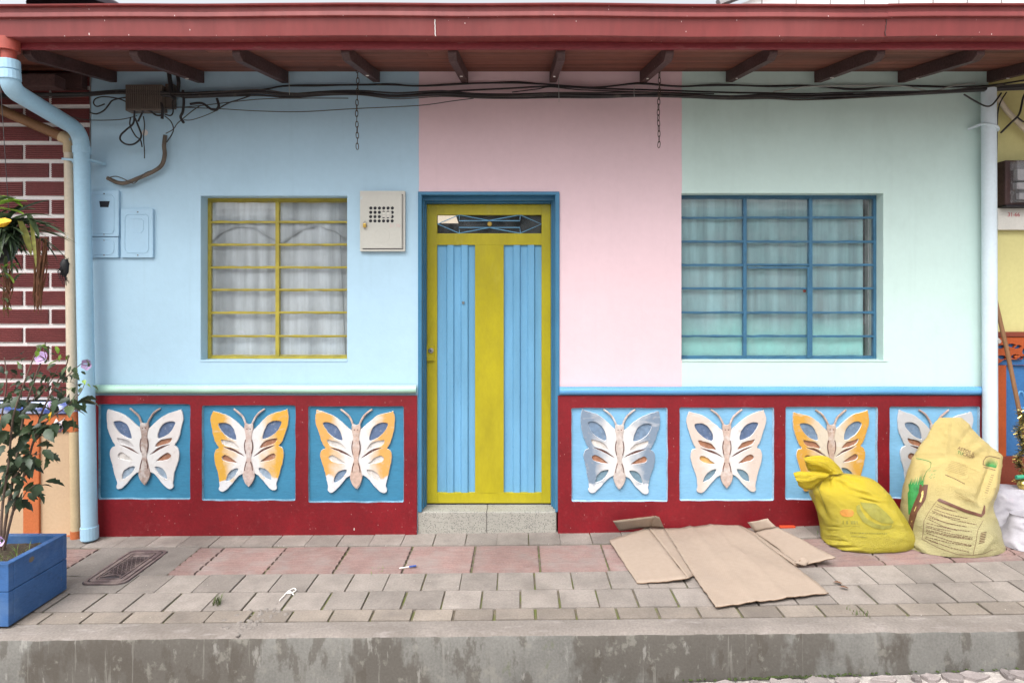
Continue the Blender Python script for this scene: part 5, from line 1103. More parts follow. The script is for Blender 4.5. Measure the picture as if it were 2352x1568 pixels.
# bright yellow tied bag
cv3 = lambda x, y: (1803.2 + x * .15, 1038.8 + y * .15)
tab1 = [(318, 600, 880, .045), (345, 560, 1060, .070), (400, 505, 1290, .10), (520, 432, 1440, .135), (600, 418, 1510, .15), (700, 458, 1570, .165), (800, 505, 1632, .175), (950, 560, 1715, .185), (1100, 605, 1795, .19), (1250, 640, 1872, .195), (1370, 655, 1878, .19), (1450, 690, 1820, .175), (1505, 790, 1640, .14)]
dfun1 = lambda v: 4.22 - .10 * (v - 1080) / (1268 - 1080)
FL1 = [(cv3(*a), cv3(*b_), h, w_) for a, b_, h, w_ in (((680, 330), (960, 570), -.030, 8), ((700, 320), (840, 470), .020, 8), ((760, 310), (1130, 480), -.020, 8), ((820, 300), (1250, 420), .018, 9), ((640, 340), (560, 620), .018, 8), ((660, 340), (700, 600), -.016, 8), ((600, 350), (470, 560), -.016, 7),
    ((940, 560), (1400, 690), -.020, 7), ((980, 600), (1420, 740), .012, 6), ((1100, 640), (1420, 720), -.012, 4), ((1150, 700), (1420, 775), -.012, 4), ((1130, 560), (1560, 760), .016, 9),
    ((625, 1130), (900, 1140), -.008, 3), ((640, 1200), (850, 1190), -.007, 3), ((640, 1260), (880, 1270), .007, 3), ((655, 1330), (1000, 1360), -.009, 3), ((660, 1400), (1050, 1410), .009, 4), ((700, 1460), (1100, 1440), -.009, 4), ((760, 1500), (1200, 1480), .008, 4), ((1640, 900), (1850, 1300), .012, 12), ((470, 720), (620, 1080), .012, 8), ((520, 700), (700, 1060), -.010, 8))]
mb1 = loft(bagrows(tab1, cv3, dfun1), 128, (.014, 8), 8.8, (2.0, 2.4), .010, FL1, 8, .6); ground_clamp(mb1)
bag1 = thing('feed_bag', 'bright yellow bag tied shut with its crumpled mouth bent to the left', 'bag', G(1975, 1250))
o1 = obj('bag', mb1, 'sack_yellow', bag1, smooth=True)
pt = lambda x, y, d: P(*cv3(x, y), d)
def ear(top, bot, d0, seed, pl):
    """one gathered half of the tied mouth: a thin pleated sheet fanning out from the tie"""
    nu, nv = 30, 26; rows_ = []
    tc = catmull([(x, y, 0) for x, y in top], 6, closed=False); bc = catmull([(x, y, 0) for x, y in bot], 6, closed=False)
    at = lambda l, t: l[min(int(t * (len(l) - 1)), len(l) - 2)].lerp(l[min(int(t * (len(l) - 1)), len(l) - 2) + 1], t * (len(l) - 1) - min(int(t * (len(l) - 1)), len(l) - 2))
    for j in range(nv + 1):
        t = j / nv; r = []
        for i in range(nu + 1):
            f = i / nu; q_ = at(tc, t).lerp(at(bc, t), f); u, v = cv3(q_.x, q_.y); fan = .35 + .65 * t
            dep = -.045 * math.sin(math.pi * f) * (1 - .4 * t) + fan * (.016 * ridged(Vector((f * pl, t * .7, seed))) + .006 * ridged(Vector((f * pl * 2.2, t * 2, seed + 4)))) + .012 * noise.noise(Vector((f * 2, t * 3, seed + 9)))
            r.append(P(u + 1.2 * noise.noise(Vector((f * 5, t * 5, seed))), v + 1.2 * noise.noise(Vector((f * 5, t * 5, seed + 2))), d0 + dep))
        rows_.append(r)
    o = obj('tied_mouth', MB().grid(rows_), 'sack_yellow', bag1, smooth=True); m = o.modifiers.new('thickness', 'SOLIDIFY'); m.thickness = .003
ear([(900, 315), (860, 260), (800, 190), (700, 90), (570, 42), (430, 48), (285, 72)], [(640, 345), (600, 330), (540, 312), (470, 300), (400, 292), (350, 272), (318, 185)], 4.16, 2.0, 3.2)
ear([(690, 325), (560, 300), (480, 288), (380, 292), (280, 290), (190, 290), (124, 312)], [(600, 420), (560, 440), (520, 462), (470, 510), (420, 556), (310, 568), (215, 518)], 4.125, 7.0, 2.8)
obj('tie_cord', MB().tube([pt(690 + 45 * math.cos(R(a)), 335 + 62 * math.sin(R(a)), 4.155 - .075 * math.cos(R(a * 1.0)) * 0 - .05 * abs(math.sin(R(a / 2)))) for a in range(-80, 100, 15)], .006, 6), 'sack_yellow', bag1, smooth=True)

# print on the bags: flat ink lying on the cloth
cam_p = Vector((0, -D, H))
class Ink:
    def __init__(s, mb, parent, off=.0035): s.t = BVHTree.FromPolygons([Vector(p) for p in mb.v], mb.f); s.par = parent; s.off = off
    def hit(s, u, v):
        dr = (P(u, v) - cam_p).normalized(); h = s.t.ray_cast(cam_p, dr)
        return None if h[0] is None else h[0] - dr * s.off
    def ribbon(s, mb, a, b_, n=10, m=1):
        """strip between two picture-plane polylines given as lists of (u, v)"""
        def at(l, t):
            k = t * (len(l) - 1); i = min(int(k), len(l) - 2); f = k - i; return (l[i][0] * (1 - f) + l[i + 1][0] * f, l[i][1] * (1 - f) + l[i + 1][1] * f)
        g = []
        for i in range(n + 1):
            p, q_ = at(a, i / n), at(b_, i / n); g.append([s.hit(p[0] * (1 - j / m) + q_[0] * j / m, p[1] * (1 - j / m) + q_[1] * j / m) for j in range(m + 1)])
        for i in range(n):
            for j in range(m):
                c = [g[i][j], g[i + 1][j], g[i + 1][j + 1], g[i][j + 1]]
                if all(x is not None for x in c): mb.add(c, [(0, 1, 2, 3)])
    def line(s, mb, pts, w, n=12):
        up = [(p[0], p[1] - w / 2) for p in pts]; dn = [(p[0], p[1] + w / 2) for p in pts]; s.ribbon(mb, up, dn, n)
    def vline(s, mb, pts, w, n=12):
        s.ribbon(mb, [(p[0] - w / 2, p[1]) for p in pts], [(p[0] + w / 2, p[1]) for p in pts], n)
    def words(s, mb, a, b_, w, dens=1.0, seed=0):
        """one line of small illegible print: dashes of uneven length"""
        r_ = random.Random(seed); L = math.hypot(b_[0][0] if 0 else a[-1][0] - a[0][0], a[-1][1] - a[0][1]); t = 0.0
        while t < 1:
            l = r_.uniform(.03, .10) * dens; t2 = min(1, t + l)
            def at(q_):
                k = q_ * (len(a) - 1); i = min(int(k), len(a) - 2); f = k - i; return (a[i][0] * (1 - f) + a[i + 1][0] * f, a[i][1] * (1 - f) + a[i + 1][1] * f)
            s.line(mb, [at(t), at(t2)], w, 2); t = t2 + r_.uniform(.008, .02)
    def text(s, txt, u, v, h, ang, mat, name='lettering', spacing=1.0, shear=0.0):
        me = text_mesh(txt, 1.0, spacing); ca, sa = math.cos(R(ang)), math.sin(R(ang)); bad = False
        base = wloc(s.par)
        for vt in me.vertices:
            x, z = vt.co.x * h * 1.35, vt.co.z * h * 1.35; p = s.hit(u + x * ca + z * sa, v + x * sa - z * ca)
            if p is None: bad = True; break
            vt.co = p - base
        if bad: bpy.data.meshes.remove(me); return
        obj(name, me, mat, s.par)
    def done(s, name, mb, mat):
        if mb.f:
            o = obj(name, mb, mat, s.par)
            if 'print' in name or 'lettering' in name: o['kind'] = 'stuff'
I2 = Ink(mb2, bag2); z6 = lambda l: [cv6(x, y) for x, y in l]
r1_ = lambda x, y: ((2100 + x * .12756) / 1.0204, (960 + y * .12756) / 1.0204)       # picture coordinates of two close studies of the bag
r2_ = lambda x, y: ((2110 + x * .1233) / 1.0204, (1140 + y * .1233) / 1.0204)
R1 = lambda l: [r1_(*p) for p in l]; R2 = lambda l: [r2_(*p) for p in l]
I2.text('ASTOS II', *r1_(1128, 722), 7.8, 21, 'ink_brown'); I2.text('TU', *r1_(1118, 800), 7.6, 19, 'ink_green'); I2.text('CROP', *r1_(1212, 830), 8.0, 19, 'ink_brown')
mb = MB()
for k in range(7): I2.words(mb, R1([(1010 - k * 18, 935 + k * 27), (1330 - k * 6, 1030 + k * 30)]), None, .9, 1.0, k)
I2.words(mb, R1([(1100, 960), (1520, 1140)]), None, .8, 1, 30)
for k in range(4): I2.words(mb, R2([(1060 - k * 15, 110 + k * 30), (1460 - k * 60, 310 - k * 10)]), None, .8, 1, 40 + k)
I2.done('small_print', mb, 'ink_brown_soft')
mb = MB(); I2.words(mb, R1([(905, 1190), (1080, 1265), (1265, 1360)]), None, 1.9, .8, 11); I2.words(mb, R1([(1610, 1050), (1830, 1110)]), None, 1.6, .9, 12)
for k in range(9): I2.line(mb, R1([(1745 - k * 14, 1195 + k * 40), (1800 - k * 14, 1205 + k * 40)]), .9, 2)
I2.done('small_print', mb, 'ink_brown')
mb = MB(); I2.ribbon(mb, R2([(740, 218), (1230, 425), (1540, 520)]), R2([(695, 265), (1240, 490), (1545, 580)]), 22, 2); I2.ribbon(mb, R2([(1540, 520), (1580, 400), (1590, 340)]), R2([(1545, 580), (1612, 510), (1618, 370)]), 8, 1)
I2.done('brown_band', mb, 'ink_brown')
mb = MB(); rs = random.Random(5)
rowsP = [(330, 700, 1080, 480), (365, 670, 1010, 460), (425, 640, 1280, 600), (455, 600, 1140, 620), (490, 620, 1450, 720), (545, 550, 1010, 720), (575, 530, 1260, 760), (605, 520, 1080, 830), (690, 500, 1360, 855), (735, 490, 960, 840), (765, 490, 1370, 960), (815, 490, 1370, 985), (840, 490, 1370, 1005), (880, 500, 1360, 1115), (950, 480, 1360, 1130), (975, 470, 720, 1080), (1010, 560, 1310, 1240)]
for k, (y0, x0, x1, y1) in enumerate(rowsP):
    ym = y0 + (y1 - y0) * .62; I2.words(mb, R2([(x0, y0), ((x0 + x1) / 2, ym), (x1, y1)]), None, 1.25, .8, 60 + k)
for k in range(7): I2.words(mb, R2([(1530 - k * 6, 880 + k * 32), (1640 - k * 6, 860 + k * 32)]), None, 1.6, 2, 90 + k)
I2.done('small_print', mb, 'ink_brown')
mb = MB(); I2.vline(mb, R2([(690, 275), (540, 480), (450, 650), (430, 900), (412, 990)]), .9, 14); I2.line(mb, R2([(412, 990), (700, 1150), (1100, 1290), (1380, 1300), (1600, 1270), (1760, 1190)]), .9, 26); I2.vline(mb, R2([(1575, 640), (1470, 830), (1440, 1050), (1385, 1295)]), .9, 14)
I2.done('print_frame', mb, 'ink_brown')
mb = MB(); I2.ribbon(mb, R2([(350, -40), (345, 100), (250, 330), (180, 520), (150, 700), (160, 900)]), R2([(530, -40), (505, 130), (480, 250), (330, 480), (260, 700), (225, 900)]), 20, 3); I2.done('brown_band', mb, 'ink_brown')
mb = MB(); I2.ribbon(mb, R1([(225, 1360), (240, 1480)]) + R2([(140, 120), (145, 300), (155, 520)]), R1([(440, 1380), (415, 1480)]) + R2([(355, 100), (250, 330), (175, 530)]), 16, 4)
for k in range(26):
    x = 240 + k * 10 + rs.uniform(-8, 8); hgt = rs.uniform(70, 210) * (.6 + k / 40); I2.ribbon(mb, R1([(x - 9, 1400), (x + hgt * .25, 1390 - hgt)]), R1([(x + 9, 1400), (x + hgt * .25 + 2, 1390 - hgt)]), 5)
I2.done('grass_print', mb, 'ink_green')
mb = MB(); I2.line(mb, R1([(372, 890), (500, 915), (600, 940)]), 1.6, 8); I2.ribbon(mb, R1([(600, 933), (650, 965), (640, 1050)]), R1([(598, 947), (638, 970), (632, 1050)]), 8); I2.vline(mb, R1([(640, 1050), (560, 1130), (510, 1250), (475, 1330)]), 1.2, 10); I2.done('green_line', mb, 'ink_green')
for k in range(9):
    mb = mb if k else MB(); x, y = 600 + rs.uniform(0, 110), 1120 + rs.uniform(0, 150); I2.line(mb, R1([(x, y), (x + 35, y - 20)]), 1.5, 2)
I2.done('leaf_print', mb, 'ink_green_soft')
mb = MB()
for k in range(15):
    x = 1665 + k * 12; hg = 60 + 90 * math.sin(math.pi * (k + 1) / 17) * rs.uniform(.7, 1.1); ln = (k - 7) * 6; I2.ribbon(mb, R1([(x - 6, 1030 + k * 2.5), (x + ln, 1030 - hg)]), R1([(x + 7, 1032 + k * 2.5), (x + ln + 1.5, 1030 - hg)]), 4)
I2.done('grass_emblem', mb, 'ink_green')
mb = MB(); I2.vline(mb, R1([(1600, 1005), (1612, 930), (1650, 870)]), 1.4, 8); I2.line(mb, R1([(1650, 870), (1720, 848), (1810, 865), (1910, 893)]), 1.4, 12); I2.line(mb, R1([(1595, 1005), (1660, 1025)]), 1.4, 4); I2.done('emblem_frame', mb, 'ink_brown')
mb = MB(); I2.ribbon(mb, R2([(395, 75), (405, 160), (365, 285)]), R2([(440, 75), (440, 180), (395, 295)]), 8, 1); I2.done('yellow_label', mb, 'ink_yellow')
mb = MB()
for k in range(8): x, y = 285 - k * 8 - (k > 4) * 40, 390 + k * 22 + (k > 4) * 160; I2.line(mb, R2([(x, y), (x + 22, y - 12)]), 1.6, 2)
I2.done('small_print', mb, 'ink_yellow')
I1 = Ink(mb1, bag1, .004); C3 = lambda l: [cv3(*p) for p in l]
mb = MB(); I1.ribbon(mb, C3([(1150, 760), (1200, 860), (1330, 1000), (1480, 1080), (1640, 1090)]), C3([(1380, 780), (1470, 850), (1560, 930), (1620, 1000), (1665, 1060)]), 16, 5); I1.ribbon(mb, C3([(1090, 820), (1100, 920), (1190, 1060), (1350, 1150), (1500, 1180), (1620, 1150)]), C3([(1140, 790), (1160, 880), (1250, 1010), (1390, 1090), (1520, 1120), (1640, 1110)]), 16, 3)
I1.done('leaf_emblem', mb, 'ink_grey')
mb = MB(); I1.words(mb, C3([(1000, 1225), (1300, 1235), (1570, 1240)]), None, 2.6, .6, 3); I1.words(mb, C3([(1010, 1275), (1260, 1300)]), None, 2.4, .6, 4); I1.words(mb, C3([(900, 1120), (1150, 1130)]), None, 1.2, .6, 5)
I1.vline(mb, C3([(495, 520), (540, 640), (600, 790), (640, 930)]), 1.4, 10); I1.done('small_print', mb, 'ink_grey')
I1.text('DESUR', *cv3(885, 1095), 8, 2, 'ink_grey') if False else None
mb = MB(); 
for (x0, x1) in ((890, 940), (955, 1010), (1030, 1050), (1070, 1100)): I1.vline(mb, C3([(x0, 1040), (x0, 1095)]), 2.5, 3); I1.vline(mb, C3([(x1, 1045), (x1 + 6, 1095)]), 2.2, 3)
I1.done('blurred_lettering', mb, 'ink_grey')
mb = MB(); I1.ribbon(mb, C3([(840, 900), (880, 872), (960, 868), (1030, 880), (1055, 920)]), C3([(840, 930), (880, 975), (960, 985), (1030, 975), (1055, 930)]), 12, 4); I1.done('faded_badge', mb, 'ink_rose')

# white plastic sacks at the right edge
def sackmesh(tab, dc, seed, n=48): 
    return ground_clamp(loft([(P(l, v, dc), P(r, v, dc), dp) for v, l, r, dp in tab], n * 2, (.045, 8), seed, (1.8, 2.2), .04, (), 10))
s1 = obj('white_sack', sackmesh([(1118, 2290, 2352, .03), (1130, 2272, 2400, .08), (1165, 2262, 2430, .13), (1200, 2262, 2440, .15), (1230, 2275, 2440, .15), (1250, 2300, 2430, .12)], 4.24, 4), 'sack_white', smooth=True); tag(s1, 'crumpled white plastic sack behind the pale feed bag', 'sack')
s2 = obj('white_sack', sackmesh([(1180, 2345, 2400, .03), (1200, 2338, 2430, .07), (1235, 2325, 2440, .10), (1265, 2318, 2440, .11), (1282, 2330, 2430, .09)], 4.02, 9), 'sack_white', smooth=True); tag(s2, 'smaller white plastic sack at the right picture edge', 'sack')
s3 = obj('brown_sack', sackmesh([(1228, 2282, 2360, .03), (1240, 2276, 2380, .06), (1256, 2282, 2380, .06)], 4.16, 12), 'sack_tan', smooth=True); tag(s3, 'brown bundle squeezed beneath the white sack', 'sack')

# ------------------------------------------------------------------ broom, tinsel, bauble
br = obj('broom_handle', MB().tube([P(2284, 680, 4.38), P(2312, 800, 4.34), P(2343, 952, 4.28), P(2365, 1060, 4.25)], .0135, 10), 'wood', smooth=True); tag(br, 'brown wooden pole leaning on the orange and blue panel', 'pole')
tn = thing('tinsel_garland', 'gold tinsel garland hanging at the right edge beside the wooden pole', 'tinsel', P(2346, 1110, 4.2))
mbg, mbd = MB(), MB(); spine = [Vector(P(2345 + 6 * math.sin(k * .35), 945 + k * 3.5, 4.22)) for k in range(48)]
for k, p in enumerate(spine):
    for _ in range(16):
        dv = Vector((rnd.gauss(0, 1), rnd.gauss(0, 1), rnd.gauss(0, .6))).normalized(); ln = rnd.uniform(.02, .042); q_ = p + dv * ln; sdv = dv.orthogonal().normalized() * .002
        (mbg if rnd.random() < .5 else mbd).add([p + sdv, p - sdv, q_ - sdv, q_ + sdv], [(0, 1, 2, 3)])
o = obj('gold_strands', mbg, 'gold', tn); o['kind'] = 'stuff'; o = obj('dark_strands', mbd, 'green_foil', tn); o['kind'] = 'stuff'
obj('core_wire', MB().tube(spine, .004, 6), 'green_foil', tn)
bl = thing('bauble', 'gold bauble with a green cap hanging below the tinsel', 'ornament', P(2350, 1125, 4.2))
cb_ = P(2350, 1113, 4.2); obj('ball', MB().lathe([(.001, -.035), (.018, -.031), (.03, -.018), (.035, 0), (.03, .018), (.018, .031), (.004, .036)], cb_, 18), 'gold', bl, smooth=True)
obj('green_cap', MB().tube([P(2334, 1096, 4.2), P(2375, 1092, 4.2)], .014, 10), 'green_plastic', bl, smooth=True)

# ------------------------------------------------------------------ planter box with shrub
pb_ = thing('planter_box', 'blue wooden planter box with chipped paint in the lower left corner', 'planter', (-2.9, -1.04, pav(-2.6, -1.0)))
px1, px0, py0, py1 = -2.565, -3.45, -1.25, -.835; pz = pav(-2.8, -1.05) + .012; ph = .318; tk = .035
half = pz + ph * .55
for nm, bx_ in (('front_board', (px0, px1, py0, py0 + tk)), ('back_board', (px0, px1, py1 - tk, py1)), ('end_board', (px1 - tk, px1, py0 + tk, py1 - tk)), ('end_board', (px0, px0 + tk, py0 + tk, py1 - tk))):
    obj(nm, MB().box(*bx_, pz, half - .0015), 'planter', pb_, bevel=.004); obj(nm, MB().box(*bx_, half + .0015, pz + ph), 'planter', pb_, bevel=.004)
for fx, fy in ((px0 + .05, py0 + .05), (px1 - .05, py0 + .05), (px0 + .05, py1 - .05), (px1 - .05, py1 - .05)): obj('foot', MB().box(fx - .03, fx + .03, fy - .03, fy + .03, pz - .014, pz - .0005), 'soil', pb_)
rows_ = [[(px0 + tk - .002 + (px1 - px0 - 2 * tk + .004) * i / 24, py0 + tk - .002 + (py1 - py0 - 2 * tk + .004) * j / 12, pz + ph - .045 + .02 * noise.noise(Vector((i * .5, j * .5, 3)))) for i in range(25)] for j in range(13)]
obj('soil', MB().grid(rows_), 'soil', pb_, smooth=True)
def blades(mb, c, n, h, spread, w=.004, r_=rnd):
    for _ in range(n):
        a = r_.uniform(0, 6.28); b0 = Vector(c) + Vector((r_.uniform(-spread, spread), r_.uniform(-spread, spread), 0)); hh = h * r_.uniform(.5, 1.1); dv = Vector((math.cos(a), math.sin(a), 0)); s_ = Vector((-dv.y, dv.x, 0)) * w / 2
        p = [b0, b0 + dv * hh * .25 + Vector((0, 0, hh * .6)), b0 + dv * hh * .7 + Vector((0, 0, hh * .85))]
        mb.add([p[0] - s_, p[0] + s_, p[1] + s_ * .8, p[1] - s_ * .8, p[2]], [(0, 1, 2, 3), (3, 2, 4)])
mb = MB()
for _ in range(16): blades(mb, (rnd.uniform(px0 + .1, px1 - .06), rnd.uniform(py0 + .06, py1 - .06), pz + ph - .05), 14, .085, .04)
o = obj('planter_grass', mb, 'grass', pb_); o['kind'] = 'stuff'
# shrub: stems, serrated leaves, two lilac flowers
sh = thing('flowering_shrub', 'dark green hibiscus like shrub with two lilac flowers growing in the blue planter', 'shrub', (-2.86, -1.03, pz + ph - .05))
def leaf_mesh(kind):
    if kind == 0: out = [(0, 0), (.16, .12), (.26, .30), (.22, .40), (.34, .50), (.20, .60), (.22, .74), (.10, .82), (0, 1)]
    elif kind == 1: out = [(0, 0), (.12, .10), (.24, .28), (.21, .42), (.25, .52), (.15, .70), (.09, .84), (0, 1)]
    else: out = [(0, 0), (.20, .10), (.36, .34), (.24, .42), (.30, .58), (.16, .66), (.14, .80), (0, 1)]
    vs_, fs = [], []
    for x, y in out:
        dz = -.35 * (y - .3) ** 2 * (1 if y > .3 else .3)
        vs_ += [(-x, y, dz + abs(x) * .25), (0, y, dz), (x, y, dz + abs(x) * .25)]
    for i in range(len(out) - 1):
        a = i * 3; fs += [(a, a + 1, a + 4, a + 3), (a + 1, a + 2, a + 5, a + 4)]
    me = bpy.data.meshes.new('leaf'); me.from_pydata(vs_, [], fs)
    for p in me.polygons: p.use_smooth = True
    return me
LV = {}
for mt in ('leaf', 'leaf_mid', 'leaf_bright'):
    for k in range(3): me = leaf_mesh(k); me.materials.append(M[mt]); LV[mt, k] = me
me = leaf_mesh(1); me.materials.append(M['petal_yellow']); LV['y'] = me
rs = random.Random(21)
stems = [  # (points in picture coordinates with depth, radius)
    ([(4, 1262, 3.42), (14, 1190, 3.42), (30, 1100, 3.43), (45, 1010, 3.44), (60, 930, 3.45), (80, 870, 3.46), (100, 812, 3.46), (104, 785, 3.46)], .0085),
    ([(8, 1262, 3.40), (28, 1180, 3.40), (52, 1100, 3.41), (75, 1020, 3.42), (95, 950, 3.44), (125, 890, 3.46), (150, 845, 3.47), (158, 815, 3.47)], .0075),
    ([(0, 1262, 3.36), (6, 1160, 3.35), (20, 1060, 3.34), (30, 960, 3.33), (52, 890, 3.33), (70, 840, 3.33), (88, 795, 3.34)], .007),
    ([(2, 1262, 3.46), (-8, 1150, 3.47), (-10, 1050, 3.47), (5, 950, 3.48), (15, 880, 3.48), (10, 820, 3.49)], .007),
    ([(75, 1020, 3.42), (110, 965, 3.40), (150, 935, 3.40), (182, 905, 3.40), (195, 880, 3.40)], .0045),
    ([(125, 890, 3.46), (150, 868, 3.45), (175, 845, 3.45), (195, 828, 3.45)], .004),
    ([(45, 1010, 3.44), (85, 985, 3.38), (120, 975, 3.36), (150, 960, 3.36)], .004),
    ([(30, 1100, 3.43), (62, 1060, 3.36), (92, 1040, 3.34)], .004),
    ([(60, 930, 3.45), (90, 905, 3.5), (120, 870, 3.52), (135, 840, 3.52)], .004),
    ([(28, 1180, 3.40), (60, 1130, 3.38), (85, 1110, 3.38)], .0035)]
cnt = 0
for si, (pts, r) in enumerate(stems):
    path = sm(pts, 3.4, 6); obj('stem', MB().tube(path, [r * (1 - .65 * k / len(path)) for k in range(len(path))], 7), 'bark', sh, smooth=True)
    nl_ = [52, 56, 50, 42, 24, 12, 24, 18, 16, 14][si]
    for k in range(nl_):
        t = rs.uniform(.16 if si < 4 else .15, 1.0); t = t if t < .8 or rs.random() < .55 else t * .75; i = min(int(t * (len(path) - 1)), len(path) - 2); p = path[i].lerp(path[i + 1], t * (len(path) - 1) - i)
        if si < 4 and t < .30 and rs.random() < .6: continue
        a = rs.uniform(0, 2 * math.pi); base = p + Vector((math.cos(a), math.sin(a), rs.uniform(-.2, .6))).normalized() * rs.uniform(.01, .075)
        hi = p.z > 1.12; sz = rs.uniform(.05, .10) * (.55 if hi else 1.0)
        mt = 'leaf' if rs.random() < (.55 if hi else .85) else 'leaf_mid'
        if hi and t > .9 and rs.random() < .4: mt = 'leaf_bright'
        o = inst('leaf', LV[mt, rs.randint(0, 2)], sh, base, (rs.uniform(-1.5, -.1), rs.uniform(-.7, .7), a - math.pi / 2 + rs.uniform(-.5, .5)), (sz, sz, sz)); cnt += 1
inst('leaf', LV['y'], sh, P(118, 945, 3.35), (-1.3, 0, 2.6), (.06, .06, .06))
def flower(u, v, d, r, tilt, nm='flower'):
    c = P(u, v, d); mb = MB()
    for k in range(5):
        a0 = k * 1.2566 + .3; rows_ = []
        for j in range(5):
            t = j / 4; rows_.append([])
            for i in range(5):
                a = a0 + (i / 4 - .5) * 1.35 * (t ** .6); rr = r * t * (1 - .18 * abs(i / 4 - .5) * 2 * t); rows_[-1].append(Vector((math.cos(a) * rr, math.sin(a) * rr, r * .75 * t ** 1.4 - .1 * r * t * math.sin(i * 2.1))))
        rows_ = [[c + Matrix.Rotation(tilt[1], 3, 'Y') @ (Matrix.Rotation(tilt[0], 3, 'X') @ q_) for q_ in row] for row in rows_]; mb.grid(rows_)
    o = obj(nm, mb, 'petal', sh, smooth=True)
    obj('calyx', MB().lathe([(.003, -.02), (.008, -.01), (.007, .004)], c, 8), 'leaf_mid', o, smooth=True)
flower(104, 825, 3.36, .038, (1.1, -.4)); flower(205, 836, 3.44, .032, (1.6, .5)); flower(140, 978, 3.42, .03, (1.7, .2)); flower(6, 1240, 3.3, .028, (1.5, 0))
o = obj('bud', MB().lathe([(.002, -.016), (.007, -.008), (.009, .004), (.004, .02)], P(115, 930, 3.36), 8), 'petal', sh, smooth=True)

# ------------------------------------------------------------------ hanging strap-leaved plant
hp = thing('hanging_plant', 'hanging pot plant with long strap leaves in front of the brick wall', 'plant', P(0, 600, 3.62))
pc = P(-8, 560, 3.62)
obj('pot', MB().lathe([(.03, -.115), (.075, -.09), (.098, -.03), (.104, .02), (.108, .03), (.098, .03)], pc, 22), 'pot', hp, smooth=True)
obj('hanger', MB().tube([pc + Vector((.08, 0, .03)), P(-4, 118, 3.66)], .002, 5), 'cable', hp)
def strap(base, dirv, L, droop, w, mat, name='leaf', twist=0.0, n=9):
    dirv = Vector(dirv).normalized(); rows_ = []; p = Vector(base); v = dirv.copy(); st = L / n; s0 = v.cross(Vector((0, 0, 1)))
    s0 = s0.normalized() if s0.length > .05 else Vector((0, 1, 0))
    for i in range(n + 1):
        t = i / n; ww = w * (math.sin(math.pi * min(1, .18 + t * .82)) ** .7) * (1 if t < .95 else .25) / 2
        s_ = (Matrix.Rotation(twist * t, 3, v) @ s0); up = s_.cross(v).normalized()
        rows_.append([p - s_ * ww + up * ww * .35, p.copy(), p + s_ * ww + up * ww * .35]); p = p + v * st; v = (v + Vector((0, 0, -droop / n))).normalized()
    return obj(name, MB().grid(rows_), mat, hp, smooth=True)
rs = random.Random(4); pb0 = P(6, 535, 3.6)
targets = [(172, 566), (150, 528), (148, 548), (130, 520), (110, 458), (122, 500), (135, 512), (158, 560), (105, 515), (92, 590), (118, 580), (60, 470), (80, 480), (100, 540), (128, 545), (70, 600), (140, 535), (112, 560)]
for k, (u, v) in enumerate(targets):
    e = P(u, v, 3.60 + rs.uniform(-.16, .16)); b0 = pb0 + Vector((rs.uniform(-.05, .06), rs.uniform(-.06, .06), rs.uniform(-.02, .06))); L = (e - b0).length * 1.06; dv = (e - b0).normalized() + Vector((0, 0, .38))
    strap(b0, dv, L, .80, rs.uniform(.022, .036), 'leaf' if k % 5 else 'leaf_mid', twist=rs.uniform(-.6, .6))
for (b0, e, w_, mt) in (((45, 508), (70, 585), .040, 'leaf_yellow'), ((62, 490), (88, 545), .036, 'leaf_mid'), ((70, 500), (82, 610), .02, 'leaf_yellow'), ((96, 545), (158, 602), .010, 'leaf'), ((30, 560), (70, 590), .012, 'leaf'), ((0, 470), (60, 462), .06, 'leaf_bright'), ((0, 480), (52, 492), .055, 'leaf_bright'), ((0, 460), (35, 455), .05, 'leaf_mid'), ((0, 500), (30, 492), .05, 'leaf_mid'), ((0, 450), (50, 475), .05, 'leaf_bright')):
    a, b_ = P(*b0, 3.50), P(*e, 3.47); strap(a, (b_ - a).normalized() + Vector((0, 0, .15)), (b_ - a).length * 1.05, .35, w_, mt)
for k in range(150):
    a = rs.uniform(-.6, 1.4) if k < 90 else rs.uniform(1.4, 5.4); b0 = pb0 + Vector((rs.uniform(-.08, .08), rs.uniform(-.08, .08), rs.uniform(-.05, .02))); el = rs.uniform(-.5, .9)
    strap(b0, (math.cos(a) * math.cos(el), -math.sin(a) * math.cos(el) * .6, math.sin(el)), rs.uniform(.10, .30), rs.uniform(.6, 1.6), rs.uniform(.010, .022), rs.choice(['leaf', 'leaf', 'leaf', 'leaf_mid']), n=6)
o = obj('yellow_flower', MB().grid([[P(-4, 503, 3.46), P(10, 500, 3.45), P(25, 504, 3.46)], [P(-4, 515, 3.44), P(12, 512, 3.43), P(26, 508, 3.45)], [P(-4, 522, 3.46), P(10, 521, 3.45), P(20, 515, 3.46)]]), 'petal_yellow', hp, smooth=True)
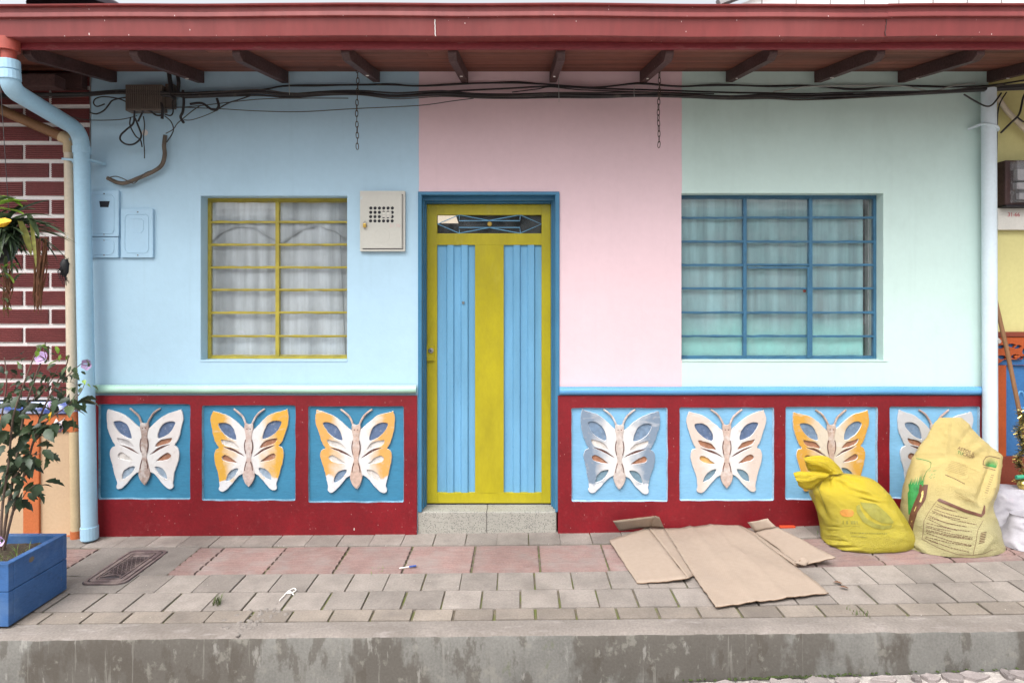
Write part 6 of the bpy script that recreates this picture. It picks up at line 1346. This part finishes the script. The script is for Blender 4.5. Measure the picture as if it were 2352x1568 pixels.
# dry hanging stalks
for (u0, v0, u1, v1, n_, lb) in ((95, 545, 86, 725, 30, 0), (14, 605, 18, 730, 18, 1)):
    for k in range(n_):
        a = P(u0 + rs.uniform(-14, 14), v0 + rs.uniform(0, 30), 3.56 + rs.uniform(-.03, .03)); b_ = P(u1 + rs.gauss(0, 5), v1 - abs(rs.gauss(0, 45)), 3.55 + rs.uniform(-.03, .03)); m1 = a.lerp(b_, .35) + Vector((rs.uniform(-.012, .02), rs.uniform(-.015, .015), 0)); m2 = a.lerp(b_, .7) + Vector((rs.uniform(-.012, .012), rs.uniform(-.012, .012), 0))
        obj('dry_stalk', MB().tube(catmull([a, m1, m2, b_], 3, closed=False), [.003, .003, .0035, .004, .0045, .0045, .004, .004, .003, .002], 4), 'dry', hp)
for k in range(14):
    u, v = rs.uniform(-2, 40), rs.uniform(608, 720); a = P(u, v, 3.52); strap(a, (rs.uniform(-1, 1), -.3, rs.uniform(.1, 1)), rs.uniform(.06, .12), 1.4, .018, rs.choice(['leaf_bright', 'leaf_mid']), n=5)
wb_ = thing('wire_basket', 'small dark wire basket hung against the brick wall beside the cream pipe', 'basket', P(148, 650, 4.36))
mb = MB()
for k in range(26):
    a = P(150 + rs.gauss(0, 5), 592 + rs.uniform(0, 20), 4.36); b_ = P(150 + rs.gauss(0, 6), 640 + rs.uniform(-15, 18), 4.36); mb.tube([a, a.lerp(b_, .5) + Vector((rs.uniform(-.03, .0), rs.uniform(-.03, .01), 0)), b_], .0022, 4)
obj('wires', mb, 'pot', wb_); obj('bowl', MB().lathe([(.012, -.06), (.03, -.03), (.034, .03), (.02, .06)], P(151, 615, 4.37), 10), 'pot', wb_, smooth=True)

# ------------------------------------------------------------------ small things on the pavement
g0 = G(1808, 1209, .008); o = obj('lighter', MB().box(g0.x - .055, g0.x + .055, g0.y - .012, g0.y + .012, g0.z - .008, g0.z + .008), 'lighter_red', bevel=.005); tag(o, 'red and orange wrapper lying at the foot of the red wall', 'litter')
pts = [G(u, v, .006) for u, v in ((668, 1378), (672, 1366), (678, 1358), (690, 1352), (694, 1358), (686, 1364), (672, 1362), (680, 1366), (690, 1370))]
pts = [G((400 + x * .2551) / 1.0204, (1230 + y * .2551) / 1.0204, .006) for x, y in ((1000, 690), (1040, 650), (1070, 615), (1130, 580), (1150, 600), (1110, 620), (1060, 625), (1100, 610), (1130, 640))]
o = obj('paper_twist', MB().tube(catmull(pts, 4, closed=False), .0035, 6), 'paper', smooth=True); tag(o, 'twisted strip of white paper on the grey paving', 'litter')
a, b_, c = [G((400 + x * .2551) / 1.0204, (1230 + y * .2551) / 1.0204, .008) for x, y in ((2100, 395), (2190, 382), (2255, 372))]
st = thing('plastic_stick', 'thin white stick with blue end on the pink ribbed tiles', 'litter', b_); obj('stick', MB().tube([a, b_], .004, 6), 'paper', st); obj('blue_end', MB().tube([b_, c], .0055, 6), 'blue_plastic', st)
for lb, (u, v), n_, h_ in (('grass tuft sprouting from the paving joint nearest the kerb, left of centre', (497, 1388), 34, .060), ('small dry grass tuft at the edge of the pink tiles', (868, 1313), 10, .02), ('grass weeds along the kerb joint below the cardboard', (1975, 1408), 22, .03), ('small dark leaves beside the yellow bag', (1893, 1228), 14, .03)):
    mb = MB(); c = G(u, v, 0); blades(mb, c, n_, h_, .025 if h_ > .05 else .05, .0035); o = obj('grass_tuft', mb, 'grass'); tag(o, lb, 'grass', 'weeds in the paving')
for (u, v, lb) in ((1935, 1340, 'withered leaf lying on the paving right of the cardboard'), (1950, 1351, 'second withered leaf, nearer the kerb, right of the cardboard')):
    o = inst('dead_leaf', LV['leaf', 0], None, G(u, v, .008), (.2, .1, 1.2), (.05, .05, .05)); o.data = leaf_mesh(0); o.data.materials.append(M['dry']); tag(o, lb, 'leaf')
# spilled cement crust near the kerb
mb = MB()
for k in range(70):
    t = rs.random(); u, v = 640 - t * 110 + rs.gauss(0, 22), 1400 + t * 42 + rs.gauss(0, 9); c = G(u, v, 0); r = rs.uniform(.004, .016); c.z -= .002; mb.lathe([(r, 0), (r * .8, r * .25), (r * .3, r * .4)], c, 6)
o = obj('cement_crumbs', mb, 'concrete', smooth=True); o['kind'] = 'stuff'; o['label'] = 'spilled cement crust on the paving edge'; o['category'] = 'cement'

# ------------------------------------------------------------------ above the gutter
tk_ = thing('water_tank', 'dark domed tank top showing above the gutter at upper left', 'water tank', (-5.2, 4, 4.3))
obj('tank', MB().lathe([(.62, -.2), (.62, .95)], (-5.26, 4.0, 4.3), 28), 'tank', tk_, smooth=True)
tz = 1.65 + 668 * (D + 4.0) / F
obj('lid', MB().lathe([(.62, -.12), (.60, -.05), (.50, .02), (.34, .065), (.05, .09)], (X(238, D + 4.0), 4.0, tz), 28), 'tank', tk_, smooth=True)
tk_.children[0].location.x += X(238, D + 4.0) + 5.26
bb = thing('back_building', 'pale boarded gable rising above the gutter at upper right', 'building', (6, 7, 0))
y7 = 7.0; d7 = D + y7; xk = X(1660, d7)
obj('gable_wall', MB().prism([(xk + .35, 2), (X(2500, d7), 2), (X(2500, d7), 8.6), (xk + 3, 8.0), (xk + .35, Z(8, d7))], 'y', y7, y7 + .3), 'far_wall', bb)
obj('barge_board', MB().bar((xk - .1, y7 - .05, Z(10, d7)), (xk + 3, y7 - .05, 8.1), .16, .12), 'far_grey', bb)
for k in range(9): obj('board_joint', MB().box(xk + .7 + k * .62, xk + .715 + k * .62, y7 - .012, y7 - .001, 2, Z(-8, d7)), 'far_grey', bb)
